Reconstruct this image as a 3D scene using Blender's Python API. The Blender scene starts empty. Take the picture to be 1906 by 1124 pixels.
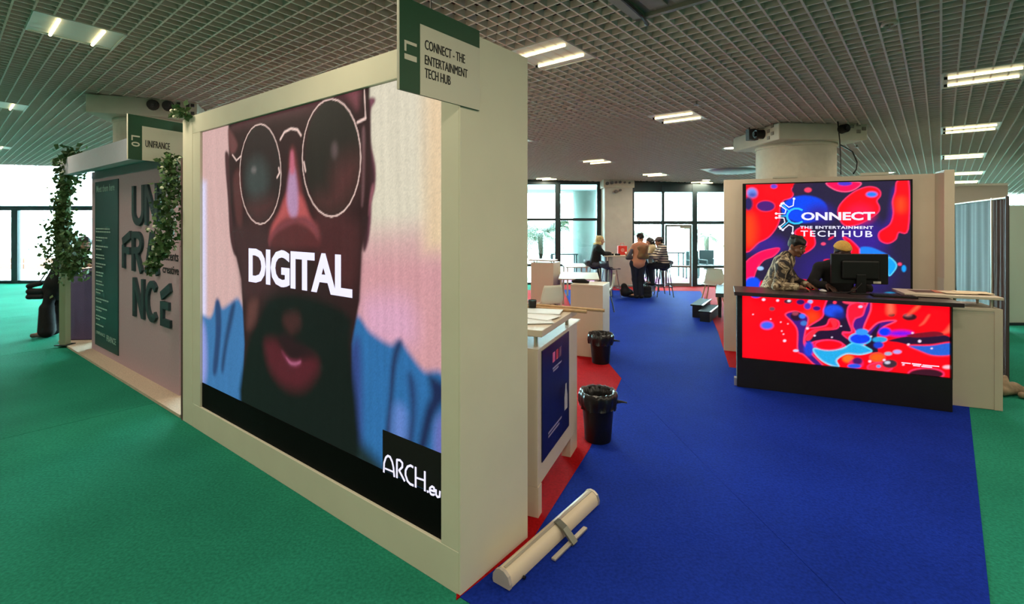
import bpy, bmesh, math, random
import numpy as np
from mathutils import Vector, Matrix
C = bpy.context.scene.collection
SC = bpy.context.scene
PI = math.pi
random.seed(4)

# ------------------------------------------------------------------ camera, world, exposure
cam_d = bpy.data.cameras.new('camera')
cam = bpy.data.objects.new('camera', cam_d); C.objects.link(cam)
cam.location = (0, 0, 1.97); cam.rotation_euler = (PI/2, 0, 0)
cam_d.sensor_width = 36; cam_d.lens = 36*922/1906; cam_d.shift_y = -150/1906
cam_d.clip_start = .05; cam_d.clip_end = 400
SC.camera = cam
SC.view_settings.view_transform = 'Standard'; SC.view_settings.look = 'None'
SC.view_settings.gamma = 1; SC.view_settings.use_curve_mapping = False
SC.view_settings.exposure = 0.0
SKY = 58.0
LAMP_W = 29.0
W = bpy.data.worlds.new('overcast_sky'); SC.world = W; W.use_nodes = True
wn = W.node_tree.nodes; wl = W.node_tree.links
wn['Background'].inputs[0].default_value = (.60, .95, 1.05, 1)
wn['Background'].inputs[1].default_value = SKY
SC.cycles.max_bounces = 5; SC.cycles.diffuse_bounces = 3; SC.cycles.glossy_bounces = 2; SC.cycles.transparent_max_bounces = 10
SC.cycles.use_adaptive_sampling = True; SC.cycles.adaptive_threshold = .04
SC.cycles.sample_clamp_indirect = 4; SC.cycles.use_denoising = True

# ------------------------------------------------------------------ materials
def lin(c):
    r = []
    for v in c[:3]:
        v /= 255
        r.append(v/12.92 if v <= .04045 else ((v+.055)/1.055)**2.4)
    return (r[0], r[1], r[2], 1)
MATS = {}
def mat(name, col, rough=.6, var=0, vscale=30, bump=0, bscale=200, metal=0, emit=0, spec=.4):
    if name in MATS: return MATS[name]
    m = bpy.data.materials.new(name); m.use_nodes = True
    n, l = m.node_tree.nodes, m.node_tree.links
    b = n['Principled BSDF']; c = lin(col)
    b.inputs['Base Color'].default_value = c; b.inputs['Roughness'].default_value = rough
    b.inputs['Metallic'].default_value = metal; b.inputs['Specular IOR Level'].default_value = spec
    if var or bump: tc = n.new('ShaderNodeTexCoord')
    if var:
        t = n.new('ShaderNodeTexNoise'); t.inputs['Scale'].default_value = vscale; t.inputs['Detail'].default_value = 4
        r = n.new('ShaderNodeValToRGB')
        r.color_ramp.elements[0].position = .3; r.color_ramp.elements[1].position = .7
        r.color_ramp.elements[0].color = tuple(x*(1-var) for x in c[:3])+(1,)
        r.color_ramp.elements[1].color = tuple(min(1, x*(1+var)) for x in c[:3])+(1,)
        l.new(tc.outputs['Object'], t.inputs['Vector']); l.new(t.outputs['Fac'], r.inputs['Fac']); l.new(r.outputs['Color'], b.inputs['Base Color'])
    if bump:
        t2 = n.new('ShaderNodeTexNoise'); t2.inputs['Scale'].default_value = bscale; t2.inputs['Detail'].default_value = 3
        bp = n.new('ShaderNodeBump'); bp.inputs['Strength'].default_value = bump; bp.inputs['Distance'].default_value = .004
        l.new(tc.outputs['Object'], t2.inputs['Vector']); l.new(t2.outputs['Fac'], bp.inputs['Height']); l.new(bp.outputs['Normal'], b.inputs['Normal'])
    if emit:
        b.inputs['Emission Color'].default_value = c; b.inputs['Emission Strength'].default_value = emit
    MATS[name] = m; return m
def screen_mat(name, strength):
    m = bpy.data.materials.new(name); m.use_nodes = True
    n, l = m.node_tree.nodes, m.node_tree.links
    b = n['Principled BSDF']; a = n.new('ShaderNodeAttribute'); a.attribute_name = 'picture'
    b.inputs['Base Color'].default_value = (.006, .006, .006, 1); b.inputs['Roughness'].default_value = .5; b.inputs['Specular IOR Level'].default_value = .12
    l.new(a.outputs['Color'], b.inputs['Emission Color']); b.inputs['Emission Strength'].default_value = strength; m.cycles.emission_sampling = 'NONE'
    return m
def carpet_mat(name, col):
    m = mat(name, col, .8, .22, 55, .5, 260, spec=.02)
    n, l = m.node_tree.nodes, m.node_tree.links
    b = n['Principled BSDF']
    ramp = [x for x in n if x.type == 'VALTORGB'][0]; tc = [x for x in n if x.type == 'TEX_COORD'][0]
    t = n.new('ShaderNodeTexNoise'); t.inputs['Scale'].default_value = 1.3; t.inputs['Detail'].default_value = 3
    mx = n.new('ShaderNodeMixRGB'); mx.blend_type = 'MULTIPLY'; mx.inputs[0].default_value = .45
    l.new(tc.outputs['Object'], t.inputs['Vector']); l.new(ramp.outputs['Color'], mx.inputs[1]); l.new(t.outputs['Fac'], mx.inputs[2])
    l.new(mx.outputs[0], b.inputs['Base Color'])
    return m
def glass_mat(name, tint=(.93, .97, .96)):
    m = bpy.data.materials.new(name); m.use_nodes = True
    n, l = m.node_tree.nodes, m.node_tree.links; n.remove(n['Principled BSDF'])
    o = n['Material Output']; t = n.new('ShaderNodeBsdfTransparent'); t.inputs[0].default_value = tint+(1,)
    g = n.new('ShaderNodeBsdfGlossy'); g.inputs['Roughness'].default_value = .02
    f = n.new('ShaderNodeFresnel'); f.inputs[0].default_value = 1.35
    mx = n.new('ShaderNodeMixShader'); l.new(f.outputs[0], mx.inputs[0]); l.new(t.outputs[0], mx.inputs[1]); l.new(g.outputs[0], mx.inputs[2])
    l.new(mx.outputs[0], o.inputs[0]); return m

M_WHITE = mat('white_panel_paint', (224, 218, 196), .55, .03, 3, .08, 400)
M_WHITE2 = mat('white_laminate', (212, 196, 176), .4, .02, 5)
M_EDGE = mat('panel_edge', (205, 200, 182), .5)
M_BLACK = mat('black_plastic', (16, 15, 16), .45)
M_BLACKM = mat('matt_black', (10, 9, 10), .8)
M_DARKMET = mat('dark_frame_metal', (44, 56, 58), .45, metal=.2)
M_CHROME = mat('chrome', (190, 190, 195), .2, metal=1)
M_ALU = mat('aluminium', (205, 198, 184), .35, metal=.6)
M_GREEN = carpet_mat('green_carpet_pile', (46, 146, 118))
M_BLUE = carpet_mat('blue_carpet_pile', (28, 54, 162))
M_RED = carpet_mat('red_carpet_pile', (178, 22, 26))
M_CONC = mat('column_plaster', (214, 206, 188), .8, .05, 12, .3, 60)
M_GRID = mat('ceiling_grid_paint', (232, 214, 204), .6)
M_PLENUM = mat('dark_plenum', (46, 40, 36), .9)
M_SIGNG = mat('sign_green', (24, 74, 46), .5)
M_SIGNW = mat('sign_white', (214, 208, 190), .5)
M_INK = mat('black_print', (22, 24, 22), .6)
M_PURPLE = mat('mauve_wall_board', (190, 160, 170), .8, .04, 40, .2, 300)
M_LAV = mat('lavender_board', (212, 210, 226), .7, .03, 40)
M_BROWN = mat('brown_board_edge', (96, 74, 72), .7)
M_TEALD = mat('dark_teal_print', (22, 62, 62), .45)
M_TEALP = mat('pale_print', (168, 190, 180), .5)
M_LETTER = mat('slate_letter', (42, 62, 68), .6)
M_PLINTH = mat('beige_plinth_carpet', (198, 178, 158), 1, .15, 60, .3, 300)
M_POUF = mat('purple_felt', (104, 90, 128), .95, .12, 80, .4, 300)
M_GLASS = glass_mat('window_glass')
M_LED = bpy.data.materials.new('white_screen_glow'); M_LED.use_nodes = True
_b = M_LED.node_tree.nodes['Principled BSDF']; _b.inputs['Base Color'].default_value = (.02, .02, .02, 1)
_b.inputs['Emission Color'].default_value = (.80, .78, .98, 1); _b.inputs['Emission Strength'].default_value = 1.15; M_LED.cycles.emission_sampling = 'NONE'
def glow(name, col, s):
    m = bpy.data.materials.new(name); m.use_nodes = True; b = m.node_tree.nodes['Principled BSDF']
    b.inputs['Base Color'].default_value = (.02, .02, .02, 1); b.inputs['Emission Color'].default_value = lin(col); b.inputs['Emission Strength'].default_value = s; m.cycles.emission_sampling = 'NONE'
    return m
M_TUBE = glow('fluorescent_tube_glow', (255, 236, 178), 4)
M_SPOT = glow('downlight_glow', (255, 244, 225), 6)
M_CYAN = glow('cyan_screen_glow', (30, 185, 240), 1.2)
M_WOOD = mat('pale_wood', (198, 160, 120), .5, .12, 25)
M_LEAF = mat('vine_leaf', (70, 100, 52), .6, .35, 9)
M_FLOWER = mat('white_flower', (225, 222, 196), .7)
M_STEM = mat('vine_stem', (96, 104, 66), .8)
M_BAG = mat('black_bin_liner', (30, 28, 30), .3, .2, 30, .9, 28)

# ------------------------------------------------------------------ builders
def link(name, me, m=None, parent=None):
    o = bpy.data.objects.new(name, me); C.objects.link(o)
    if m is not None:
        me.materials.clear()
        for x in (m if isinstance(m, (list, tuple)) else [m]): me.materials.append(x)
    if parent is not None: o.parent = parent
    return o
def obj(name, bm, m=None, parent=None, smooth=False):
    me = bpy.data.meshes.new(name); bmesh.ops.recalc_face_normals(bm, faces=bm.faces)
    bm.to_mesh(me); bm.free()
    if smooth:
        me.polygons.foreach_set('use_smooth', [True]*len(me.polygons))
        if smooth != 'all': me.set_sharp_from_angle(angle=math.radians(40))
    return link(name, me, m, parent)
def tag(o, label=None, cat=None, group=None, kind=None):
    if label: o['label'] = label
    if cat: o['category'] = cat
    if group: o['group'] = group
    if kind: o['kind'] = kind
    return o
def thing(name, label, cat, loc=(0, 0, 0), rz=0, group=None, kind=None):
    o = bpy.data.objects.new(name, None); C.objects.link(o); o.empty_display_size = .1
    o.location = loc; o.rotation_euler = (0, 0, rz)
    return tag(o, label, cat, group, kind)
def copy_tree(o, parent=None):
    c = o.copy(); C.objects.link(c)
    if parent is not None: c.parent = parent
    for ch in list(o.children): copy_tree(ch, c)
    return c
def NB(): return bmesh.new()
def box(bm, lo, hi, bev=0, rot=None):
    r = bmesh.ops.create_cube(bm, size=1)
    vs = r['verts']; ctr = [(a+b)/2 for a, b in zip(lo, hi)]; sz = [abs(b-a) for a, b in zip(lo, hi)]
    M = Matrix.Translation(ctr)@Matrix.Diagonal(sz+[1])
    if rot is not None: M = rot@M
    bmesh.ops.transform(bm, matrix=M, verts=vs)
    if bev:
        es = list({e for v in vs for e in v.link_edges})
        bmesh.ops.bevel(bm, geom=es, offset=bev, segments=2, affect='EDGES', profile=.5)
    return bm
def B(lo, hi, bev=0): return box(NB(), lo, hi, bev)
def cyl(bm, p0, p1, r0, r1=None, n=20, caps=True):
    r1 = r0 if r1 is None else r1
    p0, p1 = Vector(p0), Vector(p1); d = p1-p0
    r = bmesh.ops.create_cone(bm, cap_ends=caps, segments=n, radius1=r0, radius2=max(r1, 1e-5), depth=d.length)
    q = Vector((0, 0, 1)).rotation_difference(d.normalized()).to_matrix().to_4x4()
    bmesh.ops.transform(bm, matrix=Matrix.Translation((p0+p1)/2)@q, verts=r['verts'])
    return bm
def tube(bm, pts, r, n=8):
    pts = [Vector(p) for p in pts]; rings = []
    up = Vector((0, 0, 1))
    for i, p in enumerate(pts):
        d = (pts[min(i+1, len(pts)-1)]-pts[max(i-1, 0)]).normalized()
        a = d.cross(up)
        if a.length < 1e-3: a = d.cross(Vector((1, 0, 0)))
        a.normalize(); b = d.cross(a)
        rr = r[i] if isinstance(r, (list, tuple)) else r
        rings.append([bm.verts.new(p+a*(rr*math.cos(2*PI*k/n))+b*(rr*math.sin(2*PI*k/n))) for k in range(n)])
    for i in range(len(rings)-1):
        for k in range(n):
            bm.faces.new((rings[i][k], rings[i][(k+1) % n], rings[i+1][(k+1) % n], rings[i+1][k]))
    bm.faces.new(rings[0][::-1]); bm.faces.new(rings[-1]); return bm
def lathe(bm, prof, n=32, c=(0, 0), close=True):
    rings = [[bm.verts.new((c[0]+r*math.cos(2*PI*k/n), c[1]+r*math.sin(2*PI*k/n), z)) for k in range(n)] for r, z in prof]
    for i in range(len(rings)-1):
        for k in range(n):
            bm.faces.new((rings[i][k], rings[i][(k+1) % n], rings[i+1][(k+1) % n], rings[i+1][k]))
    if close: bm.faces.new(rings[0][::-1]); bm.faces.new(rings[-1])
    return bm
def prism(bm, poly, z0, z1):
    a = [bm.verts.new((p[0], p[1], z0)) for p in poly]; b = [bm.verts.new((p[0], p[1], z1)) for p in poly]; n = len(poly)
    bm.faces.new(a[::-1]); bm.faces.new(b)
    for i in range(n): bm.faces.new((a[i], a[(i+1) % n], b[(i+1) % n], b[i]))
    return bm
def ball(bm, c, r, n=12, sq=(1, 1, 1)):
    x = bmesh.ops.create_uvsphere(bm, u_segments=n, v_segments=max(6, n*2//3), radius=1)
    bmesh.ops.transform(bm, matrix=Matrix.Translation(c)@Matrix.Diagonal((r*sq[0], r*sq[1], r*sq[2], 1)), verts=x['verts'])
    return bm
def strokes_bm(paths, depth, y=0, n_joint=8):
    """flat ribbons in the local x-z plane, raised along -y"""
    bm = NB(); W_ = []
    for w, P in paths:
        h = w/2
        for i in range(len(P)-1):
            a, b = Vector(P[i]), Vector(P[i+1]); d = b-a
            if d.length < 1e-6: continue
            d.normalize(); nrm = Vector((-d.y, d.x))*h
            W_.append([a-nrm, b-nrm, b+nrm, a+nrm])
        for p in P[1:-1]:
            W_.append([Vector(p)+Vector((h*math.cos(2*PI*k/n_joint), h*math.sin(2*PI*k/n_joint))) for k in range(n_joint)])
    for i, poly in enumerate(W_):
        e = depth+(i % 5)*.00015
        f = [bm.verts.new((p.x, y-e, p.y)) for p in poly]; g = [bm.verts.new((p.x, y, p.y)) for p in poly]; n = len(poly)
        bm.faces.new(f); bm.faces.new(g[::-1])
        for k in range(n): bm.faces.new((f[k], g[k], g[(k+1) % n], f[(k+1) % n]))
    return bm
def text_mesh(txt, x0, x1, z0, z1, depth, y=0, bold=0.0, spacing=1.0):
    """lettering in the local x-z plane facing -y, fitted to the rectangle"""
    cu = bpy.data.curves.new('lettering', 'FONT'); cu.body = txt; cu.extrude = .5; cu.offset = bold; cu.resolution_u = 3; cu.space_character = spacing
    o = bpy.data.objects.new('lettering', cu); C.objects.link(o)
    dg = bpy.context.evaluated_depsgraph_get(); me = bpy.data.meshes.new_from_object(o.evaluated_get(dg))
    bpy.data.objects.remove(o); bpy.data.curves.remove(cu)
    n = len(me.vertices); co = np.empty(n*3); me.vertices.foreach_get('co', co); co = co.reshape(-1, 3)
    mn, mx = co.min(0), co.max(0)
    q = np.empty_like(co)
    q[:, 0] = x0+(co[:, 0]-mn[0])/(mx[0]-mn[0])*(x1-x0); q[:, 2] = z0+(co[:, 1]-mn[1])/(mx[1]-mn[1])*(z1-z0)
    q[:, 1] = y-depth*(co[:, 2]-mn[2])/(mx[2]-mn[2])
    me.vertices.foreach_set('co', q.ravel()); me.update(); return me
def text_obj(name, txt, x0, x1, z0, z1, m, parent, depth=.003, y=0, bold=0.0, spacing=1.0):
    me = text_mesh(txt, x0, x1, z0, z1, depth, y, max(bold, 0), spacing)
    if bold < 0:                      # thicken narrow lettering by a second, slightly shifted copy of the outlines
        bm = NB(); bm.from_mesh(me); k = len(bm.verts); bm.from_mesh(me); bm.verts.ensure_lookup_table()
        for v in bm.verts[k:]: v.co.x += -bold; v.co.y -= .0001
        bm.to_mesh(me); bm.free()
    return link(name, me, m, parent)

# ------------------------------------------------------------------ pictures shown on the LED walls (vertex colours)
def spl(P, n=5):
    P = np.array(P, float); m = len(P); out = []
    for i in range(m):
        p0, p1, p2, p3 = P[i-1], P[i], P[(i+1) % m], P[(i+2) % m]
        for j in range(n):
            t = j/n; out.append(.5*((2*p1)+(-p0+p2)*t+(2*p0-5*p1+4*p2-p3)*t*t+(-p0+3*p1-3*p2+p3)*t**3))
    return np.array(out)
def sdpoly(X, Z, P):
    d = np.full(X.shape, 1e9); ins = np.zeros(X.shape, bool); n = len(P)
    for i in range(n):
        ax, az = P[i]; bx, bz = P[(i+1) % n]; ex, ez = bx-ax, bz-az; L = ex*ex+ez*ez+1e-12
        t = np.clip(((X-ax)*ex+(Z-az)*ez)/L, 0, 1)
        d = np.minimum(d, (X-ax-t*ex)**2+(Z-az-t*ez)**2)
        c = (az > Z) != (bz > Z)
        if abs(ez) > 1e-12: ins ^= c & (X < ex*(Z-az)/ez+ax)
    d = np.sqrt(d); return np.where(ins, -d, d)
def sdline(X, Z, P):
    d = np.full(X.shape, 1e9)
    for i in range(len(P)-1):
        ax, az = P[i]; bx, bz = P[i+1]; ex, ez = bx-ax, bz-az; L = ex*ex+ez*ez+1e-12
        t = np.clip(((X-ax)*ex+(Z-az)*ez)/L, 0, 1)
        d = np.minimum(d, (X-ax-t*ex)**2+(Z-az-t*ez)**2)
    return np.sqrt(d)
def sm(x): x = np.clip(x, 0, 1); return x*x*(3-2*x)
def picture(x0, x1, z0, z1, step, base, art, lines=(), grad=None):
    nx = int((x1-x0)/step)+1; nz = int((z1-z0)/step)+1
    xs = np.linspace(x0, x1, nx); zs = np.linspace(z0, z1, nz)
    Z, X = np.meshgrid(zs, xs, indexing='ij'); COL = np.empty(X.shape+(3,)); COL[:] = lin(base)[:3]
    def mix(mask, sl, col): COL[sl] = COL[sl]*(1-mask[..., None])+np.array(lin(col)[:3])*mask[..., None]
    for col, soft, rim, kind, P in art:
        if kind == 'e':
            c, a, b = [np.array(p) for p in P]; P = np.array([c+(a-c)*math.cos(t)+(b-c)*math.sin(t) for t in np.linspace(0, 2*PI, 25)[:-1]])
        elif kind == 's': P = spl(P)
        else: P = np.array(P, float)
        pad = soft+.03; lo = P.min(0)-pad; hi = P.max(0)+pad
        i0, i1 = np.searchsorted(zs, [lo[1], hi[1]]); j0, j1 = np.searchsorted(xs, [lo[0], hi[0]])
        if i1 <= i0 or j1 <= j0: continue
        sl = (slice(i0, i1), slice(j0, j1)); d = sdpoly(X[sl], Z[sl], P)
        if rim: mix(sm(1-(np.abs(d))/.016), sl, rim)
        mix(sm(.5-d/(2*soft)) if not rim else sm(.5-(d+.006)/(2*soft)), sl, col)
    for w, P, col in lines:
        P = np.array(P); lo = P.min(0)-w; hi = P.max(0)+w
        i0, i1 = np.searchsorted(zs, [lo[1], hi[1]]); j0, j1 = np.searchsorted(xs, [lo[0], hi[0]])
        sl = (slice(i0, i1), slice(j0, j1)); mix(sm(1.25-sdline(X[sl], Z[sl], P)/(w*.6)), sl, col)
    if grad is not None: COL *= grad(X, Z)[..., None]
    COL *= 1+np.random.default_rng(7).normal(0, .05, X.shape)[..., None]
    co = np.zeros((nx*nz, 3)); co[:, 0] = X.ravel(); co[:, 2] = Z.ravel()
    i = np.arange(nz-1)[:, None]*nx+np.arange(nx-1)[None, :]
    q = np.stack([i, i+1, i+nx+1, i+nx], -1).reshape(-1, 4)
    return quadmesh('picture', co, q, np.concatenate([COL.reshape(-1, 3), np.ones((nx*nz, 1))], 1))
def quadmesh(name, co, q, col=None):
    me = bpy.data.meshes.new(name); me.vertices.add(len(co)); me.vertices.foreach_set('co', np.ascontiguousarray(co, np.float32).ravel())
    me.loops.add(len(q)*4); me.loops.foreach_set('vertex_index', q.astype(np.int32).ravel())
    me.polygons.add(len(q)); me.polygons.foreach_set('loop_start', np.arange(0, len(q)*4, 4, dtype=np.int32))
    me.update(calc_edges=True)
    if col is not None:
        a = me.color_attributes.new('picture', 'FLOAT_COLOR', 'POINT'); a.data.foreach_set('color', np.ascontiguousarray(col, np.float32).ravel())
    return me

# ------------------------------------------------------------------ implicit bodies (smooth unions of round cones, meshed by surface nets)
class Field:
    def __init__(s, lo, hi, h):
        s.lo = np.array(lo, float); s.h = h; s.n = np.ceil((np.array(hi)-s.lo)/h).astype(int)+1
        s.ax = [s.lo[i]+h*np.arange(s.n[i]) for i in range(3)]; s.F = np.full(s.n, 1.0)
    def blk(s, lo, hi):
        r = []
        for i in range(3):
            a = int(np.clip(math.floor((lo[i]-s.lo[i])/s.h), 0, s.n[i])); b = int(np.clip(math.ceil((hi[i]-s.lo[i])/s.h)+1, 0, s.n[i])); r.append(slice(a, b))
        return tuple(r), np.meshgrid(*[s.ax[i][r[i]] for i in range(3)], indexing='ij')
    def put(s, sl, d, k):
        f = s.F[sl]
        if k > 0:
            h = np.clip(.5+.5*(f-d)/k, 0, 1); s.F[sl] = f*(1-h)+d*h-k*h*(1-h)
        else: s.F[sl] = np.minimum(f, d)
    def cone(s, a, b, r0, r1=None, k=.02):
        r1 = r0 if r1 is None else r1; a = np.array(a, float); b = np.array(b, float); m = max(r0, r1)+k+3*s.h
        sl, (X, Y, Z) = s.blk(np.minimum(a, b)-m, np.maximum(a, b)+m)
        e = b-a; L = e@e+1e-12; t = np.clip(((X-a[0])*e[0]+(Y-a[1])*e[1]+(Z-a[2])*e[2])/L, 0, 1)
        d = np.sqrt((X-a[0]-t*e[0])**2+(Y-a[1]-t*e[1])**2+(Z-a[2]-t*e[2])**2)-(r0+(r1-r0)*t); s.put(sl, d, k)
    def ell(s, c, R, rad, k=.01, cut=None):
        c = np.array(c, float); m = max(rad)+k+3*s.h; sl, (X, Y, Z) = s.blk(c-m, c+m)
        P = np.stack([X-c[0], Y-c[1], Z-c[2]], -1)@np.array(R).T
        rad = np.array(rad); q = np.sqrt(((P/rad)**2).sum(-1)); g = np.sqrt(((P/rad**2)**2).sum(-1))+1e-9
        d = q*(q-1)/g; d = np.where(q < 1e-3, -rad.min(), d)
        if cut is not None: d = np.maximum(d, cut(P))
        s.put(sl, d, k)
    def mesh(s, name):
        F = s.F; S = F < 0; nx, ny, nz = F.shape
        c = np.zeros((nx-1, ny-1, nz-1), int)
        for dx in (0, 1):
            for dy in (0, 1):
                for dz in (0, 1): c += S[dx:nx-1+dx, dy:ny-1+dy, dz:nz-1+dz]
        I = np.argwhere((c > 0) & (c < 8)); idx = np.full(c.shape, -1); idx[tuple(I.T)] = np.arange(len(I))
        acc = np.zeros((len(I), 3)); cnt = np.zeros(len(I))
        cor = [(x, y, z) for x in (0, 1) for y in (0, 1) for z in (0, 1)]
        for p in cor:
            for axx in range(3):
                if p[axx]: continue
                q = list(p); q[axx] = 1
                fa = F[I[:, 0]+p[0], I[:, 1]+p[1], I[:, 2]+p[2]]; fb = F[I[:, 0]+q[0], I[:, 1]+q[1], I[:, 2]+q[2]]
                m = (fa < 0) != (fb < 0); t = np.where(m, fa/(fa-fb+1e-12), 0)
                for k in range(3): acc[:, k] += np.where(m, p[k]+(t if k == axx else 0), 0)
                cnt += m
        co = s.lo+s.h*(I+acc/cnt[:, None]); quads = []
        for axx in range(3):
            u, v = (axx+1) % 3, (axx+2) % 3
            A = S; sa = [slice(None)]*3; sb = [slice(None)]*3; sa[axx] = slice(0, -1); sb[axx] = slice(1, None)
            d = A[tuple(sa)].astype(int)-A[tuple(sb)].astype(int)
            E = np.argwhere(d != 0); E = E[(E[:, u] > 0) & (E[:, v] > 0) & (E[:, u] < F.shape[u]-1) & (E[:, v] < F.shape[v]-1)]
            sg = d[tuple(E.T)]
            def at(du, dv):
                G = E.copy(); G[:, u] += du; G[:, v] += dv; return idx[tuple(G.T)]
            q = np.stack([at(-1, -1), at(0, -1), at(0, 0), at(-1, 0)], -1); q[sg < 0] = q[sg < 0][:, ::-1]; quads.append(q)
        q = np.concatenate(quads); q = q[(q >= 0).all(1)]
        me = quadmesh(name, co, q); me.polygons.foreach_set('use_smooth', [True]*len(me.polygons)); return me
# ---- outlines of the pictures and logos, in metres on their panels
ART_BACK=[
((42,30,110),0.25,None,'e',[(1.489,1.285),(2.015,1.306),(1.489,0.889)]),
((52,30,135),0.15,None,'e',[(1.743,1.731),(1.991,1.734),(1.743,1.476)]),
((52,32,125),0.1,None,'e',[(0.550,1.618),(0.819,1.623),(0.550,1.473)]),
((60,30,140),0.06,None,'s',[(2.099,2.413),(2.135,2.265),(2.099,2.045),(2.027,1.927),(1.966,1.853),(2.039,2.001),(2.063,2.192)]),
((250,4,24),0.012,(255,50,105),'s',[(0.273,2.558),(0.950,2.521),(0.895,2.444),(0.915,2.365),(0.881,2.303),(0.791,2.272),(0.742,2.146),(0.749,2.035),(0.706,1.892),(0.607,1.747),(0.478,1.665),(0.273,1.564)]),
((255,70,20),0.12,None,'e',[(0.354,1.841),(0.413,1.842),(0.354,1.630)]),
((40,34,90),0.015,(180,20,60),'e',[(0.335,2.231),(0.397,2.231),(0.335,2.131)]),
((72,28,112),0.012,(250,40,70),'e',[(0.564,2.193),(0.685,2.191),(0.564,2.112)]),
((105,140,225),0.03,None,'e',[(0.384,2.393),(0.451,2.391),(0.384,2.325)]),
((70,80,170),0.04,None,'e',[(0.391,2.360),(0.443,2.359),(0.391,2.321)]),
((90,70,195),0.015,None,'e',[(0.671,2.479),(0.713,2.478),(0.671,2.447)]),
((8,66,225),0.02,None,'e',[(1.052,2.143),(1.335,2.140),(1.052,1.948)]),
((45,30,140),0.12,None,'e',[(1.240,2.079),(1.385,2.079),(1.240,1.971)]),
((45,30,60),0.012,None,'s',[(0.950,2.521),(1.160,2.507),(1.079,2.393),(0.970,2.340),(0.902,2.397),(0.908,2.452)]),
((245,60,95),0.012,None,'e',[(1.099,2.415),(1.143,2.414),(1.099,2.381)]),
((240,8,80),0.012,(255,90,140),'s',[(1.333,2.517),(1.703,2.506),(1.681,2.431),(1.566,2.381),(1.424,2.412)]),
((70,50,190),0.015,None,'e',[(1.540,2.495),(1.623,2.493),(1.540,2.462)]),
((250,4,24),0.012,(255,50,105),'s',[(1.942,2.372),(1.893,2.425),(1.793,2.438),(1.655,2.379),(1.528,2.260),(1.463,2.139),(1.482,2.002),(1.553,1.911),(1.681,1.926),(1.806,1.994),(1.917,2.090),(1.933,2.164),(1.905,2.247),(1.942,2.313)]),
((225,20,70),0.1,None,'e',[(1.718,2.076),(1.855,2.076),(1.718,1.971)]),
((35,120,238),0.02,None,'e',[(1.849,2.337),(1.911,2.336),(1.849,2.300)]),
((250,4,24),0.012,(255,50,105),'s',[(2.135,2.507),(2.254,2.503),(2.248,1.869),(2.147,1.825),(2.112,1.729),(2.027,1.676),(1.942,1.719),(1.936,1.823),(2.051,1.927),(2.090,2.074),(2.082,2.236),(2.112,2.368)]),
((255,80,30),0.1,None,'e',[(2.171,2.191),(2.201,2.191),(2.171,2.118)]),
((250,4,24),0.012,(255,50,105),'s',[(0.943,1.830),(1.025,1.885),(1.133,1.847),(1.187,1.661),(1.106,1.551),(1.011,1.517),(1.086,1.652),(1.038,1.721),(0.957,1.767)]),
((235,10,80),0.012,(255,50,105),'s',[(0.742,1.574),(0.650,1.572),(0.464,1.503),(0.288,1.336),(0.273,1.091),(0.391,1.121),(0.442,1.260),(0.536,1.401),(0.664,1.468)]),
((18,72,235),0.02,None,'e',[(0.391,1.048),(0.495,1.053),(0.391,0.944)]),
((150,190,245),0.012,None,'e',[(0.495,1.282),(0.536,1.283),(0.495,1.253)]),
((250,4,24),0.012,(255,50,105),'s',[(1.521,1.751),(1.604,1.714),(1.706,1.595),(1.737,1.498),(1.681,1.429),(1.553,1.455),(1.617,1.578)]),
((28,122,240),0.015,None,'s',[(1.718,1.603),(1.818,1.620),(1.929,1.577),(2.051,1.496),(1.929,1.436),(1.743,1.460)]),
((18,150,238),0.012,(90,210,250),'s',[(2.033,1.476),(2.099,1.434),(2.121,1.369),(2.087,1.294),(2.037,1.251)]),
((18,150,238),0.012,None,'e',[(2.204,1.343),(2.227,1.343),(2.204,1.299)]),
((240,70,110),0.01,None,'e',[(1.286,1.655),(1.314,1.656),(1.286,1.634)]),
((240,70,110),0.01,None,'e',[(2.159,1.400),(2.181,1.400),(2.159,1.379)]),
((235,30,70),0.01,None,'e',[(1.379,1.738),(1.413,1.761),(1.385,1.725)]),
((245,30,50),0.01,None,'e',[(1.333,1.425),(1.377,1.427),(1.333,1.407)]),
((250,4,24),0.01,None,'s',[(1.025,1.142),(1.214,1.097),(1.220,1.019),(1.079,0.981)]),
((20,170,220),0.02,None,'e',[(2.045,0.975),(2.120,0.980),(2.045,0.934)]),
((250,4,24),0.015,None,'e',[(0.521,1.022),(0.557,1.024),(0.521,0.942)])]
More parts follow.
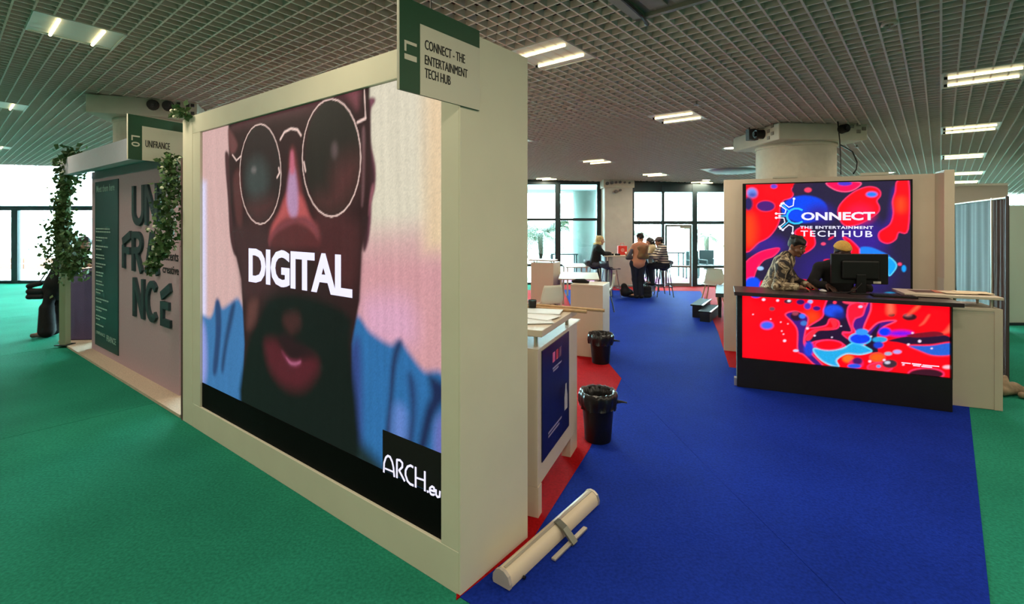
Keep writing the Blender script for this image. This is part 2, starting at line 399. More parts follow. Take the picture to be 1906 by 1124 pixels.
ART_DESK=[
((255,60,20),0.06,None,'e',[(0.769,0.875),(0.842,0.880),(0.769,0.804)]),
((34,16,46),0.008,(255,50,105),'s',[(0.949,1.125),(1.073,1.133),(1.143,1.034),(1.108,0.914),(1.166,0.754),(1.067,0.732),(1.194,0.620),(1.137,0.546),(1.067,0.608),(0.937,0.637),(0.817,0.612),(0.726,0.575),(0.708,0.643),(0.805,0.737),(1.008,0.768),(1.030,0.853),(0.949,0.875),(0.902,0.794),(0.732,0.759),(0.872,0.883),(0.892,0.996)]),
((60,25,120),0.008,(255,60,100),'s',[(0.508,0.891),(0.609,0.934),(0.726,0.886),(0.730,0.801),(0.708,0.714),(0.695,0.572),(0.757,0.479),(0.884,0.338),(0.817,0.330),(0.695,0.444),(0.634,0.487),(0.631,0.708),(0.584,0.803)]),
((30,60,200),0.02,None,'e',[(0.744,0.520),(0.793,0.525),(0.744,0.435)]),
((30,72,215),0.02,None,'e',[(0.979,0.967),(1.071,0.974),(0.979,0.900)]),
((20,40,140),0.04,None,'e',[(1.032,0.923),(1.079,0.926),(1.032,0.888)]),
((60,92,225),0.02,None,'e',[(0.319,0.750),(0.384,0.755),(0.319,0.704)]),
((66,22,120),0.008,(255,70,110),'s',[(1.189,0.743),(1.148,0.856),(1.246,0.952),(1.317,1.107),(1.325,0.999),(1.263,0.804),(1.297,0.759),(1.398,0.869),(1.552,0.901),(1.442,0.826),(1.381,0.746),(1.331,0.660),(1.252,0.694)]),
((34,16,46),0.01,None,'s',[(1.331,0.742),(1.409,0.856),(1.387,0.747),(1.387,0.639),(1.387,0.531),(1.274,0.573),(1.297,0.657)]),
((250,20,50),0.008,(255,50,105),'s',[(1.114,0.970),(1.137,1.040),(1.206,1.072),(1.268,1.042),(1.252,0.939),(1.183,0.893),(1.160,0.809),(1.194,0.730),(1.171,0.645),(1.067,0.718),(1.154,0.747),(1.125,0.861)]),
((240,40,60),0.008,None,'s',[(0.949,0.861),(1.008,0.872),(1.014,0.796),(0.949,0.749),(0.830,0.725),(0.757,0.620),(0.708,0.622),(0.769,0.720),(0.902,0.773),(0.973,0.786)]),
((34,158,215),0.008,(90,210,240),'s',[(0.796,0.525),(0.925,0.517),(1.067,0.552),(1.183,0.630),(1.297,0.583),(1.331,0.549),(1.229,0.507),(1.102,0.501),(1.008,0.422),(1.026,0.347),(0.902,0.382),(0.817,0.457)]),
((250,4,24),0.008,(255,50,105),'e',[(0.937,0.581),(1.069,0.594),(0.937,0.528)]),
((14,60,225),0.008,(60,180,240),'e',[(1.229,0.678),(1.326,0.687),(1.229,0.618)]),
((50,140,232),0.01,None,'e',[(1.246,0.754),(1.305,0.760),(1.246,0.719)]),
((10,50,232),0.015,None,'e',[(1.453,0.773),(1.510,0.778),(1.453,0.726)]),
((105,20,225),0.03,None,'e',[(1.595,0.769),(1.697,0.778),(1.595,0.740)]),
((34,150,205),0.01,None,'e',[(1.409,0.685),(1.475,0.692),(1.409,0.653)]),
((24,60,190),0.012,None,'e',[(1.398,0.626),(1.442,0.631),(1.398,0.589)]),
((34,16,46),0.008,None,'s',[(1.486,0.682),(1.649,0.741),(1.943,0.786),(2.035,0.741),(2.035,0.689),(1.839,0.676),(1.681,0.654),(1.574,0.670)]),
((38,90,195),0.008,(240,40,70),'s',[(1.660,0.646),(1.839,0.667),(2.040,0.713),(2.040,0.593),(1.881,0.559),(1.756,0.596)]),
((255,90,22),0.02,(255,60,60),'e',[(1.387,0.490),(1.455,0.498),(1.387,0.442)]),
((255,110,30),0.02,None,'e',[(1.119,0.448),(1.170,0.453),(1.119,0.406)]),
((235,30,90),0.015,None,'e',[(1.194,0.401),(1.263,0.409),(1.194,0.346)]),
((70,20,90),0.015,None,'e',[(1.206,0.430),(1.252,0.435),(1.206,0.389)]),
((40,80,215),0.01,None,'e',[(1.177,0.372),(1.240,0.379),(1.177,0.347)]),
((255,40,60),0.012,(255,50,105),'e',[(1.409,0.385),(1.519,0.398),(1.409,0.337)]),
((50,18,30),0.012,None,'e',[(1.671,0.950),(1.734,0.955),(1.671,0.912)]),
((150,90,100),0.02,None,'e',[(1.655,0.966),(1.687,0.969),(1.655,0.953)]),
((50,16,30),0.01,None,'e',[(1.514,0.961),(1.544,0.964),(1.514,0.941)]),
((58,40,52),0.012,None,'e',[(1.497,0.433),(1.563,0.440),(1.497,0.387)]),
((190,190,210),0.01,None,'e',[(1.477,0.444),(1.502,0.447),(1.477,0.428)]),
((58,16,34),0.012,(255,50,105),'e',[(1.808,0.360),(1.958,0.378),(1.808,0.299)]),
((40,16,40),0.012,None,'e',[(0.621,0.878),(0.683,0.882),(0.621,0.826)]),
((150,60,80),0.012,None,'e',[(0.609,0.912),(0.641,0.915),(0.609,0.887)]),
((60,110,230),0.01,None,'e',[(0.679,0.885),(0.711,0.887),(0.679,0.857)]),
((60,110,190),0.01,None,'e',[(0.693,0.805),(0.725,0.808),(0.693,0.777)]),
((110,60,80),0.01,None,'e',[(0.372,0.946),(0.400,0.948),(0.372,0.924)]),
((70,30,50),0.01,None,'e',[(0.536,1.043),(0.579,1.046),(0.536,1.017)]),
((220,210,225),0.008,None,'e',[(0.546,1.050),(0.564,1.051),(0.546,1.038)]),
((50,20,90),0.01,None,'e',[(0.661,1.044),(0.703,1.047),(0.661,1.013)]),
((150,170,235),0.01,None,'e',[(0.757,1.054),(0.781,1.056),(0.757,1.033)]),
((60,50,180),0.012,None,'e',[(0.730,1.002),(0.764,1.004),(0.730,0.965)]),
((60,20,110),0.01,None,'e',[(0.820,0.983),(0.858,0.985),(0.820,0.957)]),
((30,60,200),0.01,None,'e',[(0.205,1.092),(0.260,1.096),(0.205,1.063)]),
((250,60,90),0.008,None,'e',[(0.994,1.061),(1.011,1.062),(0.994,1.045)]),
((230,60,90),0.01,None,'e',[(1.137,1.081),(1.206,1.086),(1.137,1.051)]),
((60,140,200),0.01,None,'e',[(1.263,1.092),(1.314,1.095),(1.263,1.079)]),
((150,180,230),0.01,None,'e',[(1.453,1.099),(1.508,1.103),(1.453,1.091)]),
((170,200,245),0.008,None,'e',[(1.234,1.030),(1.253,1.032),(1.234,1.017)]),
((170,150,220),0.01,None,'e',[(1.563,0.569),(1.600,0.573),(1.563,0.548)]),
((150,170,200),0.01,None,'e',[(1.484,0.541),(1.517,0.545),(1.484,0.522)]),
((90,150,220),0.008,None,'e',[(1.398,0.395),(1.418,0.397),(1.398,0.378)]),
((190,190,230),0.008,None,'e',[(0.615,0.484),(0.642,0.487),(0.615,0.470)]),
((255,110,80),0.04,None,'s',[(1.486,1.090),(1.519,1.093),(1.530,0.987),(1.481,0.976)]),
((255,90,60),0.02,None,'s',[(1.734,1.074),(1.756,1.062),(1.692,0.992),(1.649,0.969)]),
((255,90,70),0.015,None,'s',[(1.829,0.982),(1.839,0.976),(1.798,0.895),(1.756,0.865),(1.787,0.907)]),
((255,90,70),0.02,None,'s',[(2.025,0.919),(2.025,0.830),(1.902,0.780),(1.963,0.824)]),
((120,14,34),0.01,None,'s',[(1.649,0.757),(1.881,0.817),(1.953,0.784),(1.734,0.738)]),
((235,180,195),0.012,None,'e',[(1.989,0.455),(2.027,0.460),(1.989,0.437)]),
((225,200,225),0.006,None,'e',[(0.172,0.867),(0.180,0.868),(0.172,0.860)]),
((225,200,225),0.006,None,'e',[(0.358,0.826),(0.365,0.826),(0.358,0.819)]),
((225,200,225),0.006,None,'e',[(0.462,0.799),(0.469,0.800),(0.462,0.792)]),
((225,200,225),0.006,None,'e',[(0.472,0.697),(0.479,0.697),(0.472,0.690)]),
((225,200,225),0.006,None,'e',[(0.489,0.662),(0.497,0.663),(0.489,0.655)]),
((225,200,225),0.006,None,'e',[(0.501,0.587),(0.517,0.589),(0.501,0.572)]),
((225,200,225),0.006,None,'e',[(0.800,0.673),(0.811,0.674),(0.800,0.663)]),
((225,200,225),0.006,None,'e',[(0.967,0.670),(0.975,0.671),(0.967,0.662)]),
((225,200,225),0.006,None,'e',[(1.053,0.802),(1.061,0.803),(1.053,0.795)]),
((225,200,225),0.006,None,'e',[(0.729,0.749),(0.743,0.750),(0.729,0.735)]),
((225,200,225),0.006,None,'e',[(1.660,0.657),(1.672,0.659),(1.660,0.646)]),
((225,200,225),0.006,None,'e',[(1.756,0.701),(1.770,0.702),(1.756,0.686)]),
((225,200,225),0.006,None,'e',[(1.858,0.635),(1.867,0.636),(1.858,0.626)]),
((225,200,225),0.006,None,'e',[(1.695,0.782),(1.705,0.783),(1.695,0.773)]),
((225,200,225),0.006,None,'e',[(1.448,0.468),(1.460,0.469),(1.448,0.456)]),
((225,200,225),0.006,None,'e',[(1.319,0.440),(1.333,0.441),(1.319,0.427)]),
((225,200,225),0.006,None,'e',[(1.617,0.438),(1.627,0.440),(1.617,0.429)]),
((225,200,225),0.006,None,'e',[(0.534,0.785),(0.540,0.785),(0.534,0.779)]),
((225,200,225),0.006,None,'e',[(0.430,1.048),(0.445,1.049),(0.430,1.034)]),
((225,200,225),0.006,None,'e',[(0.284,1.049),(0.302,1.050),(0.284,1.033)]),
((225,200,225),0.006,None,'e',[(1.331,0.712),(1.340,0.713),(1.331,0.703)])]
ART_FACE=[
((214,206,184),0.12,None,'p',[(2.701,3.078),(3.692,2.902),(3.692,1.947),(2.701,1.906)]),
((222,196,160),0.1,None,'p',[(3.480,2.917),(3.692,2.902),(3.692,1.773),(3.480,1.794)]),
((205,150,155),0.12,None,'p',[(2.761,1.766),(3.692,1.773),(3.692,0.963),(2.761,0.959)]),
((212,160,185),0.12,None,'s',[(2.934,1.467),(3.343,1.508),(3.390,1.264),(2.989,1.204)]),
((214,208,238),0.06,None,'p',[(0.288,2.392),(0.511,2.330),(0.511,0.429),(0.288,0.384)]),
((60,114,166),0.035,None,'s',[(0.288,1.022),(0.606,1.091),(0.734,1.252),(0.856,1.202),(1.028,1.266),(1.201,1.297),(1.423,0.967),(1.423,0.352),(0.288,0.281)]),
((140,150,215),0.07,None,'s',[(0.288,1.002),(0.487,0.977),(0.511,0.529),(0.288,0.384)]),
((42,66,108),0.035,None,'s',[(0.711,1.235),(0.801,1.249),(0.834,1.022),(0.745,0.623),(0.653,0.606),(0.711,0.957)]),
((40,64,104),0.04,None,'s',[(1.028,1.234),(1.110,1.242),(0.964,0.898),(0.878,0.647),(0.834,0.687),(0.921,0.986)]),
((46,106,162),0.035,None,'s',[(2.820,1.352),(2.989,1.278),(3.177,1.232),(3.271,1.266),(3.366,1.199),(3.480,1.127),(3.651,1.094),(3.651,0.457),(3.043,0.414),(2.701,0.380),(2.701,0.948)]),
((50,70,130),0.06,None,'s',[(2.791,1.174),(2.889,1.155),(2.889,0.435),(2.701,0.415),(2.732,0.953)]),
((34,48,86),0.035,None,'s',[(3.232,1.241),(3.286,1.255),(3.237,1.114),(3.203,0.882),(3.182,0.619),(3.126,0.604),(3.167,0.907),(3.187,1.105)]),
((36,56,100),0.05,None,'s',[(3.343,1.070),(3.399,1.044),(3.413,0.868),(3.366,0.608),(3.296,0.619),(3.362,0.856)]),
((28,40,78),0.04,None,'s',[(3.524,1.105),(3.634,1.079),(3.651,1.012),(3.558,0.873),(3.480,0.641),(3.417,0.623),(3.480,0.884),(3.533,1.001)]),
((96,128,196),0.06,None,'s',[(3.222,0.855),(3.324,0.847),(3.296,0.556),(3.197,0.559)]),
((104,110,180),0.05,None,'s',[(3.576,0.847),(3.651,0.895),(3.651,0.603),(3.567,0.607)]),
((28,44,46),0.08,None,'s',[(2.701,0.593),(3.043,0.514),(3.197,0.398),(2.701,0.380)]),
((70,40,44),0.018,None,'s',[(0.911,2.576),(0.986,2.551),(1.049,2.351),(1.110,1.933),(1.171,1.705),(1.090,1.684),(1.007,1.839),(0.964,2.167),(0.921,2.405)]),
((120,70,84),0.016,None,'s',[(2.937,2.698),(2.979,2.743),(3.028,2.736),(3.033,2.710),(2.995,2.670),(2.987,2.579),(2.995,2.456),(3.039,2.311),(3.036,2.191),(3.004,2.091),(2.995,1.969),(2.962,1.836),(2.912,1.799),(2.904,2.072),(2.921,2.381)]),
((60,34,40),0.02,None,'s',[(2.941,2.687),(2.979,2.712),(2.987,2.579),(2.991,2.447),(3.028,2.272),(3.017,2.171),(2.979,2.071),(2.962,1.867),(2.912,1.814),(2.912,2.382)]),
((150,90,100),0.02,None,'s',[(3.004,2.192),(3.023,2.171),(2.987,2.081),(2.967,2.010),(2.958,2.041)]),
((46,26,28),0.018,None,'p',[(0.975,2.900),(1.514,2.933),(2.447,2.944),(2.989,2.951),(2.978,2.717),(2.989,2.346),(2.967,2.010),(2.900,1.772),(2.878,1.462),(2.791,1.174),(2.761,0.327),(2.447,0.341),(1.231,0.395),(1.280,0.946),(1.221,1.481),(1.110,1.703),(1.028,2.119),(0.986,2.495)]),
((80,46,50),0.07,None,'s',[(1.326,2.846),(2.074,2.857),(2.764,2.829),(2.835,2.786),(2.252,2.761),(1.657,2.777),(1.055,2.769)]),
((120,66,74),0.05,None,'s',[(2.709,2.848),(2.852,2.846),(2.852,2.700),(2.764,2.776)]),
((104,62,62),0.03,None,'s',[(0.975,2.778),(1.148,2.634),(1.086,2.556),(1.007,2.577)]),
((64,38,40),0.08,None,'s',[(1.090,1.933),(1.691,1.894),(1.858,1.526),(1.328,1.310),(1.191,1.569)]),
((72,36,38),0.09,None,'s',[(2.380,2.015),(2.820,1.977),(2.866,1.770),(2.761,1.521),(2.380,1.714)]),
((84,46,46),0.04,None,'s',[(1.070,2.333),(1.208,2.381),(1.238,1.969),(1.132,1.969)]),
((112,80,82),0.02,None,'s',[(2.904,2.548),(2.931,2.524),(2.921,2.175),(2.897,2.073),(2.904,2.321)]),
((44,34,34),0.012,None,'e',[(1.556,2.350),(1.883,2.330),(1.556,1.948)]),
((60,66,64),0.1,None,'e',[(1.496,2.311),(1.684,2.301),(1.496,2.140)]),
((80,46,46),0.13,None,'s',[(1.355,2.103),(1.761,2.133),(1.684,2.033),(1.524,1.982),(1.412,2.022)]),
((38,34,30),0.012,None,'e',[(2.559,2.401),(2.887,2.376),(2.559,2.002)]),
((84,46,46),0.17,None,'s',[(2.635,2.339),(2.835,2.367),(2.835,2.241),(2.728,2.119),(2.539,2.047),(2.379,2.117),(2.539,2.157)]),
((90,74,74),0.04,None,'e',[(2.594,2.451),(2.628,2.448),(2.594,2.402)]),
((110,104,102),0.03,None,'e',[(1.446,2.390),(1.485,2.388),(1.446,2.367)]),
((128,60,62),0.05,None,'s',[(2.024,2.490),(2.078,2.485),(2.138,2.292),(2.254,2.016),(2.380,1.940),(2.393,1.827),(2.167,1.861),(2.017,1.874),(1.742,1.811),(1.725,1.915),(1.874,2.019),(1.986,2.260)]),
((176,82,82),0.04,None,'s',[(1.858,2.040),(1.986,2.179),(2.167,2.154),(2.275,2.016),(2.366,1.864),(2.167,1.978),(1.938,1.998),(1.734,1.853),(1.759,1.937)]),
((176,136,170),0.035,None,'s',[(2.017,2.346),(2.085,2.342),(2.130,2.135),(2.108,2.009),(2.017,2.018),(1.970,2.139)]),
((190,100,120),0.025,None,'s',[(2.024,2.478),(2.063,2.475),(2.078,2.335),(2.017,2.338)]),
((86,40,42),0.05,None,'s',[(1.817,1.916),(2.055,1.970),(2.311,1.921),(2.380,1.789),(1.776,1.770)]),
((120,60,66),0.03,None,'s',[(2.028,1.981),(2.231,2.004),(2.379,1.923),(2.389,1.855),(2.337,1.900),(2.209,1.957),(2.051,1.957),(1.761,1.855),(1.710,1.778),(1.696,1.841),(1.836,1.932)]),
((17,23,21),0.05,None,'s',[(1.691,1.345),(2.017,1.425),(2.447,1.420),(2.761,1.345),(2.773,1.171),(2.761,0.292),(1.290,0.342),(1.328,0.908),(1.514,1.155)]),
((64,36,36),0.06,None,'s',[(1.945,1.268),(2.120,1.300),(2.162,1.215),(2.034,1.131),(1.922,1.196)]),
((92,56,52),0.06,None,'s',[(1.352,1.289),(1.511,1.330),(1.459,1.150),(1.325,1.083)]),
((82,28,38),0.08,None,'s',[(1.637,1.015),(1.807,1.052),(1.922,0.999),(2.034,0.960),(2.224,1.014),(2.365,1.005),(2.394,0.935),(2.285,0.817),(2.141,0.744),(1.945,0.726),(1.759,0.783),(1.662,0.886)]),
((40,20,26),0.045,None,'s',[(1.945,1.118),(2.162,1.082),(2.325,1.031),(2.077,0.956),(1.922,1.011),(1.853,1.082)]),
((122,52,74),0.03,None,'s',[(1.900,0.978),(2.001,0.943),(2.099,0.943),(2.162,0.959),(2.162,0.931),(2.077,0.900),(1.990,0.907)]),
((168,92,122),0.014,None,'s',[(1.958,0.948),(2.023,0.926),(2.094,0.932),(2.162,0.953),(2.154,0.936),(2.086,0.910),(2.012,0.908)])]
GLASSES=[(0.0105,[(1.883,2.330),(1.875,2.246),(1.852,2.166),(1.814,2.094),(1.764,2.034),(1.702,1.988),(1.632,1.958),(1.556,1.948),(1.479,1.958),(1.404,1.988),(1.335,2.038),(1.276,2.105),(1.231,2.186),(1.203,2.276),(1.193,2.371),(1.203,2.464),(1.231,2.551),(1.276,2.627),(1.335,2.687),(1.404,2.729),(1.479,2.750),(1.556,2.751),(1.632,2.732),(1.702,2.695),(1.764,2.641),(1.814,2.575),(1.852,2.499),(1.875,2.416),(1.883,2.330)]),
(0.0115,[(2.887,2.376),(2.879,2.293),(2.856,2.214),(2.818,2.144),(2.768,2.085),(2.706,2.040),(2.635,2.012),(2.559,2.002),(2.480,2.013),(2.403,2.044),(2.333,2.094),(2.272,2.162),(2.226,2.244),(2.197,2.335),(2.187,2.430),(2.197,2.524),(2.226,2.611),(2.272,2.686),(2.333,2.744),(2.403,2.783),(2.480,2.802),(2.559,2.800),(2.635,2.779),(2.706,2.740),(2.768,2.685),(2.818,2.618),(2.856,2.542),(2.879,2.460),(2.887,2.376)]),
(0.0200,[(1.873,2.595),(1.933,2.644),(2.028,2.660),(2.120,2.642),(2.169,2.595)]),
(0.0140,[(1.055,2.545),(1.132,2.490),(1.223,2.524)]),
(0.0200,[(2.852,2.606),(2.904,2.615),(2.937,2.621)]),
(0.0120,[(2.924,2.803),(2.937,2.626)]),
(0.0180,[(1.848,2.380),(1.861,2.342),(1.823,2.307)]),
(0.0180,[(2.209,2.397),(2.231,2.331)])]
ARCH=[(0.0125,[(3.124,0.444),(3.127,0.502),(3.143,0.539),(3.162,0.556),(3.184,0.555),(3.203,0.533),(3.215,0.501),(3.223,0.447)]),
(0.0090,[(3.137,0.472),(3.212,0.475)]),
(0.0125,[(3.247,0.449),(3.247,0.557),(3.276,0.562),(3.296,0.552),(3.296,0.529),(3.267,0.500),(3.318,0.452)]),
(0.0125,[(3.391,0.556),(3.368,0.559),(3.342,0.545),(3.325,0.518),(3.324,0.491),(3.342,0.461),(3.365,0.451),(3.394,0.452)]),
(0.0125,[(3.412,0.564),(3.412,0.447)]),
(0.0125,[(3.489,0.563),(3.489,0.451)]),
(0.0100,[(3.417,0.504),(3.489,0.511)]),
(0.0120,[(3.506,0.456),(3.518,0.457)]),
(0.0110,[(3.533,0.472),(3.566,0.476),(3.563,0.495),(3.547,0.497),(3.530,0.482),(3.528,0.463),(3.539,0.451),(3.557,0.453),(3.568,0.460)]),
(0.0110,[(3.579,0.491),(3.579,0.463),(3.591,0.453),(3.607,0.460),(3.610,0.492)])]
ARCH_BOX=[(3.111,0.581),(3.615,0.589),(3.615,0.490),(3.111,0.436)]
LOGO_RING=[(0.0260,[(1.032,2.128),(0.984,2.152),(0.929,2.154),(0.881,2.129),(0.846,2.082),(0.838,2.047),(0.846,2.003),(0.881,1.959),(0.929,1.940),(0.984,1.943),(1.032,1.968)])]
LOGO_CYAN=[(0.0140,[(0.863,2.116),(0.770,2.225)]),
(0.0140,[(0.838,2.047),(0.742,2.048)]),
(0.0140,[(0.863,1.974),(0.756,1.868)])]
LOGO_WHITE=[(0.0140,[(0.925,2.294),(0.915,2.195),(0.860,2.173),(0.791,2.233)]),
(0.0140,[(0.756,2.197),(0.825,2.137),(0.811,2.082),(0.699,2.083)]),
(0.0140,[(0.699,2.022),(0.797,2.019),(0.811,1.956),(0.742,1.892)]),
(0.0140,[(0.784,1.848),(0.860,1.921),(0.913,1.896),(0.908,1.801)])]
# ================================================================== THE SETTING
def TAN(v): v = Vector(v); v.normalize(); return v
def clip_half(poly, n, d):
    """keep the part of a polygon where n.p <= d"""
    out = []
    for i in range(len(poly)):
        a, b = poly[i], poly[(i+1) % len(poly)]; da = n[0]*a[0]+n[1]*a[1]-d; db = n[0]*b[0]+n[1]*b[1]-d
        if da <= 0: out.append(a)
        if (da < 0 < db) or (db < 0 < da):
            t = da/(da-db); out.append((a[0]+t*(b[0]-a[0]), a[1]+t*(b[1]-a[1])))
    return out
def strips(name, poly, n, cuts, z, m, parent, gap=.004):
    cuts = [-1e3]+list(cuts)+[1e3]
    for a, b in zip(cuts, cuts[1:]):
        p = clip_half(clip_half(poly, n, b-gap), (-n[0], -n[1]), -(a+gap))
        if len(p) > 2: obj(name, prism(NB(), p, z-.006, z), m, parent)
floor = tag(obj('floor', prism(NB(), [(-18, -6), (16, -6), (16, 15.8), (-18, 15.8)], -.12, -.006), mat('carpet_underlay', (10, 40, 32), .9)), kind='structure')
strips('carpet_strip', [(-18, -6), (16, -6), (16, 15.8), (-18, 15.8)], (-.77, .638), (-9.5, -5.5, -1.5, 6.42, 10.4, 14.4), 0, M_GREEN, floor)
blue = thing('blue_carpet', 'bright blue carpet running from the big portrait screen to the far windows', 'carpet')
BLUE_P = [(-.276, 2.598), (1.37, 1.33), (5.12, 5.56), (4.6, 5.9), (2.93, 6.68), (3.636, 8.73), (5.32, 13.97), (1.5, 14.25), (1.2, 8), (1.34, 6.83), (1.37, 6.2), (.647, 4.29), (.09, 3.073)]
def strips_concave(name, parts, n, cuts, z, m, parent):
    for p in parts: strips(name, p, n, cuts, z, m, parent)
# the carpet is cut in two by its seam: left roll and right roll
SE = [(2.02, -.9), (1.57, 3.84), (1.366, 6.11), (.66, 14.3)]
obj('carpet_strip', prism(NB(), [(-.276, 2.598), (1.37, 1.33), (1.7965, 1.80), (1.5715, 3.84), (1.3685, 6.11), (1.37, 6.2), (.647, 4.29), (.09, 3.073)], -.004, .004), M_BLUE, blue)
obj('carpet_strip', prism(NB(), [(1.7995, 1.80), (5.12, 5.56), (2.93, 6.68), (3.636, 8.73), (5.32, 13.97), (1.5, 14.25), (1.2, 8), (1.34, 6.83), (1.3745, 6.2), (1.3715, 6.11), (1.5745, 3.84)], -.004, .004), M_BLUE, blue)
redl = tag(obj('red_carpet', prism(NB(), [(-.29, 2.575), (.125, 3.06), (.67, 4.28), (1.37, 6.2), (1.34, 6.84), (1.2, 8), (1.48, 14.2), (-2, 14.2), (-1.6, 4.4), (-.35, 3.4)], -.003, .006), M_RED), 'red carpet with a pointed edge under the white counters and bins', 'carpet')
redr = tag(obj('red_carpet', prism(NB(), [(2.93, 6.68), (5.35, 5.65), (6.2, 7.6), (6.1, 14.0), (5.32, 13.97), (3.636, 8.73)], -.003, .006), M_RED), 'red carpet under the booth wall and black steps', 'carpet')
redb = tag(obj('red_carpet', prism(NB(), [(1.0, 14.25), (1.5, 14.25), (5.32, 13.97), (6.1, 14.0), (6.1, 14.95), (1.0, 15.45)], -.003, .006), M_RED), 'pinkish red carpet strip in front of the far glass door', 'carpet')

# ceiling: an open-cell grid in a slightly sloping plane
n3 = TAN((.03, .026, 1)); a3 = Vector((.655, .756, 0)); a3 = TAN(a3-n3*a3.dot(n3)); q3 = a3.cross(n3)
CM = Matrix(((q3.x, a3.x, n3.x, 0), (q3.y, a3.y, n3.y, 0), (q3.z, a3.z, n3.z, 3.69), (0, 0, 0, 1)))
def ceil_z(x, y): return 3.69-.03*x-.026*y
ceiling = bpy.data.objects.new('ceiling', None); C.objects.link(ceiling); ceiling.matrix_world = CM; ceiling['kind'] = 'structure'
ROOM = [(-18, -6), (16, -6), (16, 15.75), (-18, 15.75)]
CI = CM.inverted()
def to_ceil(p): v = CI@Vector((p[0], p[1], ceil_z(*p))); return (v.x, v.y)
RC = [to_ceil(p) for p in ROOM]
obj('plenum_board', prism(NB(), [to_ceil(p) for p in [(-18.1, -6.1), (16.1, -6.1), (16.1, 15.9), (-18.1, 15.9)]], .30, .36), M_PLENUM, ceiling)
def span(axis, c):
    r = []
    for i in range(4):
        a, b = RC[i], RC[(i+1) % 4]; o = 1-axis
        if (a[axis]-c)*(b[axis]-c) < 0:
            t = (c-a[axis])/(b[axis]-a[axis]); r.append(a[o]+t*(b[o]-a[o]))
    return (min(r), max(r)) if len(r) == 2 else None
def nearness(axis, c, lo, hi):
    best = 0
    for t in np.linspace(lo, hi, 60):
        p = CM@Vector((c, t, 0) if axis == 0 else (t, c, 0))
        if p.y > .5:
            u = 953+922*p.x/p.y; v = 412-922*(p.z-1.97)/p.y
            if -40 < u < 1946 and -40 < v < 400: best = max(best, 1/p.y)
    return best
bars = []
for axis in (0, 1):
    for i in range(-200, 240):
        c = i*.125; s = span(axis, c)
        if s and s[1]-s[0] > .2: bars.append((nearness(axis, c, *s), axis, c, s[0], s[1]))
bars.sort(key=lambda x: -x[0])
def slat(bm, axis, c, lo, hi):
    """one long blade, cut into short lengths (keeps its bounds tight for the ray tracer)"""
    n = max(1, int((hi-lo)/1.9)); w, z0, z1 = ((.0075, 0, .055), (.0065, .001, .054))[axis]; rings = []
    for i in range(n+1):
        t = lo+(hi-lo)*i/n
        rings.append([bm.verts.new((c+s, t, z) if axis == 0 else (t, c+s, z)) for s, z in ((-w, z0), (w, z0), (w, z1), (-w, z1))])
    for a, b in zip(rings, rings[1:]):
        for k in range(4): bm.faces.new((a[k], a[(k+1) % 4], b[(k+1) % 4], b[k]))
    bm.faces.new(rings[0]); bm.faces.new(rings[-1]); return bm
rest = NB()
for k, (nr, axis, c, lo, hi) in enumerate(bars):
    if k < 290: obj('ceiling_slat', slat(NB(), axis, c, lo, hi), M_GRID, ceiling)
    else: slat(rest, axis, c, lo, hi)
obj('ceiling_slats', rest, M_GRID, ceiling)['kind'] = 'stuff'

# outer walls of the hall that close it outside the view
M_HALL = mat('hall_wall_paint', (226, 224, 214), .8)
tag(obj('wall_back', B((-18.2, -6.2, 0), (16.2, -6, 4.6)), M_HALL), kind='structure')
tag(obj('wall_left', B((-18.2, -6, 0), (-18, 15.8, 4.7)), M_HALL), kind='structure')
tag(obj('wall_right', B((16, -6, 0), (16.2, 15.2, 4.6)), M_HALL), kind='structure')

def glazing(name, x0, x1, y, verts, rails, top, fw=.07):
    w = thing(name, None, None, (0, y, 0), kind='structure')
    vs = sorted(verts)
    for x, hw, z0, z1 in vs: obj('mullion', B((x-hw, -.06, z0), (x+hw, .06, z1)), M_DARKMET, w)
    for z0, z1, xa, xb in rails: obj('transom', B((xa, -.05, z0), (xb, .05, z1)), M_DARKMET, w)
    xs = [v[0] for v in vs]; zs = [0.02]+[ (r[0]+r[1])/2 for r in rails if r[2] <= x0+.2 and r[3] >= x1-.2 and .1 < r[0] < top-.2]+[top]
    for a, b in zip(xs, xs[1:]):
        for c, d in zip(zs, zs[1:]):
            obj('pane', B((a+.02, -.006, c), (b-.02, .006, d)), M_GLASS, w)
    return w
glazing('window_1', -18, -2, 15.8, [(-17.95, .05, 0, 4.1)]+[(x, .1, 0, 2.4 if k in (1, 2, 3) else 4.1) for k, x in enumerate([-17.2, -15.82, -14.42, -13.0, -11.6, -10.2, -8.8, -7.4, -6.0, -4.6, -3.2])]+[(-2.0, .05, 0, 4.1)],
        [(2.32, 2.47, -18, -2), (0, .09, -18, -2), (3.98, 4.1, -18, -2)], 4.0)
glazing('window_2', -2, 2.9, 15.5, [(-1.9, .06, 0, 3.3), (-.6, .06, 0, 3.3), (.25, .06, 0, 3.3), (1.43, .085, 0, 3.3), (2.76, .11, 0, 3.3)],
        [(1.99, 2.07, -2, 2.9), (.56, .64, -2, 2.9), (0, .06, -2, 2.9), (3.12, 3.4, -2, 2.9)], 3.2)
glazing('window_3', 3.55, 16, 15.0, [(3.62, .07, 0, 3.1), (4.56, .04, 0, 3.1), (5.52, .075, 0, 3.1), (6.9, .06, 0, 3.1), (8.3, .06, 0, 3.1), (9.7, .06, 0, 3.1), (11.1, .06, 0, 3.1), (12.5, .06, 0, 3.1), (13.9, .06, 0, 3.1), (15.9, .06, 0, 3.1)],
        [(1.88, 1.98, 3.55, 16), (0, .07, 3.55, 4.6), (0, .07, 5.5, 16), (2.86, 3.35, 3.55, 16), (.56, .64, 5.5, 16)], 2.95)
